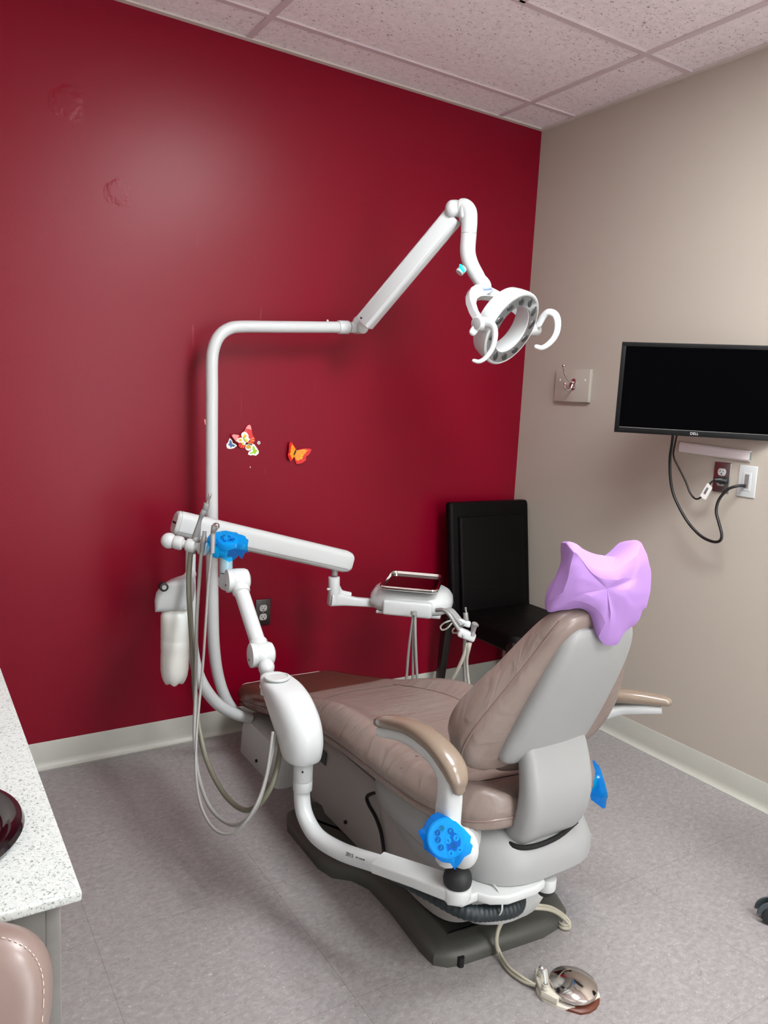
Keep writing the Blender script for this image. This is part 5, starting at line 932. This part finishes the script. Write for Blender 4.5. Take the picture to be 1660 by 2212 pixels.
# ================================================================== COUNTER ON THE LEFT
ct = tag(mk('countertop', box(-3.12, -2.499, -2.085, -.002, .847, .86, .003, 4), COUNT), 'white speckled quartz countertop running along the left wall', 'countertop')
cb = thing('base_cabinet', 'grey wood-grain base cabinet under the white countertop', 'cabinet', (-2.82, -1.04, 0))
mk('body', box(-3.115, -2.535, -2.062, -.004, .10, .846), CABW, cb, flat=True)
mk('plinth', box(-3.115, -2.58, -2.05, -.004, 0, .10), GRY2, cb, flat=True)
for i in range(4):
    y0 = -2.055 + i * .512
    d_ = mk('door', box(-2.534, -2.5165, y0 + .003, y0 + .508, .105, .840, .002), CABW, cb)
BG = mat('black_glass', (10, 4, 8), .08, coat=.5)
ds = thing('round_dish', 'black glossy round dish on the white countertop', 'dish', (-2.669, -1.894, .86))
mk('outer_ring', lathe([(.122, 0), (.131, .002), (.134, .008), (.131, .014), (.124, .016), (.116, .012), (.112, .006), (.108, .004), (.100, .009), (.094, .009), (.088, .005), (.085, .0045), (0, .0045), ], (-2.669, -1.894, .8602), (0, 0, 1), 72), BG, ds)
mk('inner_ring', lathe([(.060, .004), (.063, .010), (.058, .013), (.050, .010), (.046, .0045)], (-2.669, -1.894, .8602), (0, 0, 1), 60), mat('dark_bronze', (60, 48, 44), .2, metal=.8), ds)

# ================================================================== STOOLS
s1 = thing('operator_stool', 'taupe vinyl stool backrest in the near left corner before the cabinet', 'stool', (-2.74, -2.36, 0))
bcn = np.array((-2.63, -2.111, 0.786)); bzn = nrm(-np.array(RF) * 1 + np.array(RX) * .25 + np.array(RU) * .15); bx, by, bzn = frame(bzn, RX)
prf = circ(48, 1, 1, 2.8)
rings = [[tuple(bcn + bx * (x * .0935 * s) + by * (y * .080 * s) + bzn * z) for x, y in prf] for s, z in ((.4, -.030), (.8, -.028), (.95, -.020), (1, -.006), (1, .004), (.985, .012), (.94, .022), (.86, .030), (.70, .036), (.45, .040), (.15, .042))]
pd_ = mk('backrest', loft(rings), LEAS, s1, ang=60)
stc = []
for i in range(72):
    t0, t1 = 2 * math.pi * i / 72, 2 * math.pi * (i + .55) / 72
    def sp2(t_): c, s = math.cos(t_), math.sin(t_); return bcn + bx * math.copysign(abs(c) ** (2 / 2.8), c) * .0935 * .95 + by * math.copysign(abs(s) ** (2 / 2.8), s) * .080 * .95 + bzn * .0215
    stc.append(tube([sp2(t0), sp2(t1)], .0007, 5, spline=False))
mk('stitching', J(*stc), mat('stitch_thread', (196, 176, 166), .6), pd_)
mk('back_bar', tube([tuple(bcn - bzn * .028), tuple(bcn - bzn * .05 - np.array([0, 0, .06])), (-2.72, -2.25, .60), (-2.74, -2.30, .47), (-2.75, -2.40, .44)], .014, 12, 6), BLK, s1)
def stool_base(t, cx, cy, seatz, a0, seatm, withseat=True):
    if withseat: mk('seat', lathe([(.15, 0), (.175, .008), (.185, .03), (.182, .05), (.165, .066), (.10, .074), (0, .076)], (cx, cy, seatz), n=48), seatm, t)
    mk('gas_lift', J(cyl((cx, cy, .10), (cx, cy, seatz * .7), .026, 24), cyl((cx, cy, .10), (cx, cy, seatz), .015, 20)), BLK, t)
    mk('hub', cyl((cx, cy, .075), (cx, cy, .125), .042, 28, .006), BLK, t)
    for i in range(5):
        a = a0 + 2 * math.pi * i / 5; d = np.array([math.cos(a), math.sin(a), 0]); p = np.array([cx, cy, 0]) + d * .235
        lg = mk('leg', tube([np.array([cx, cy, .10]) + d * .03, np.array([cx, cy, .095]) + d * .13, p + [0, 0, .075]], [1, .85, .6], 4, 5, prof=rr(.05, .032, .010), up=(0, 0, 1)), BLK, t)
        e = np.array([-d[1], d[0], 0]); cs = mk('caster', J(cyl(p + e * .022, p + e * .004, .0265, 26, .004), cyl(p - e * .022, p - e * .004, .0265, 26, .004)) if False else J(cyl(p + [0, 0, .0262] + e * .022, p + [0, 0, .0262] + e * .004, .026, 26, .004), cyl(p + [0, 0, .0262] - e * .022, p + [0, 0, .0262] - e * .004, .026, 26, .004)), RUB, lg)
        mk('caster_hood', J(*[tube([p + e * s_ * .013 + d * (.029 * math.cos(q)) + np.array([0, 0, .028 + .029 * math.sin(q)]) for q in [math.radians(x) for x in (-5, 25, 55, 90, 125, 160, 185)]], [1] * 7, 4, 4, prof=rr(.022, .005, .002), up=tuple(e)) for s_ in (-1, 1)], cyl(p + [0, 0, .05], p + [0, 0, .078], .008, 12)), mat('grey_caster_hood', (58, 66, 70), .4), cs)
stool_base(s1, -2.74, -2.42, .44, .3, LEAS)
s2 = thing('rolling_stool', 'black five-legged rolling stool whose caster shows at the right edge', 'stool', (-.42, -2.02, 0))
ca = math.atan2(.165, -.175); stool_base(s2, -.585 - .235 * math.cos(ca), -1.855 - .235 * math.sin(ca), .46, ca, LEAD)
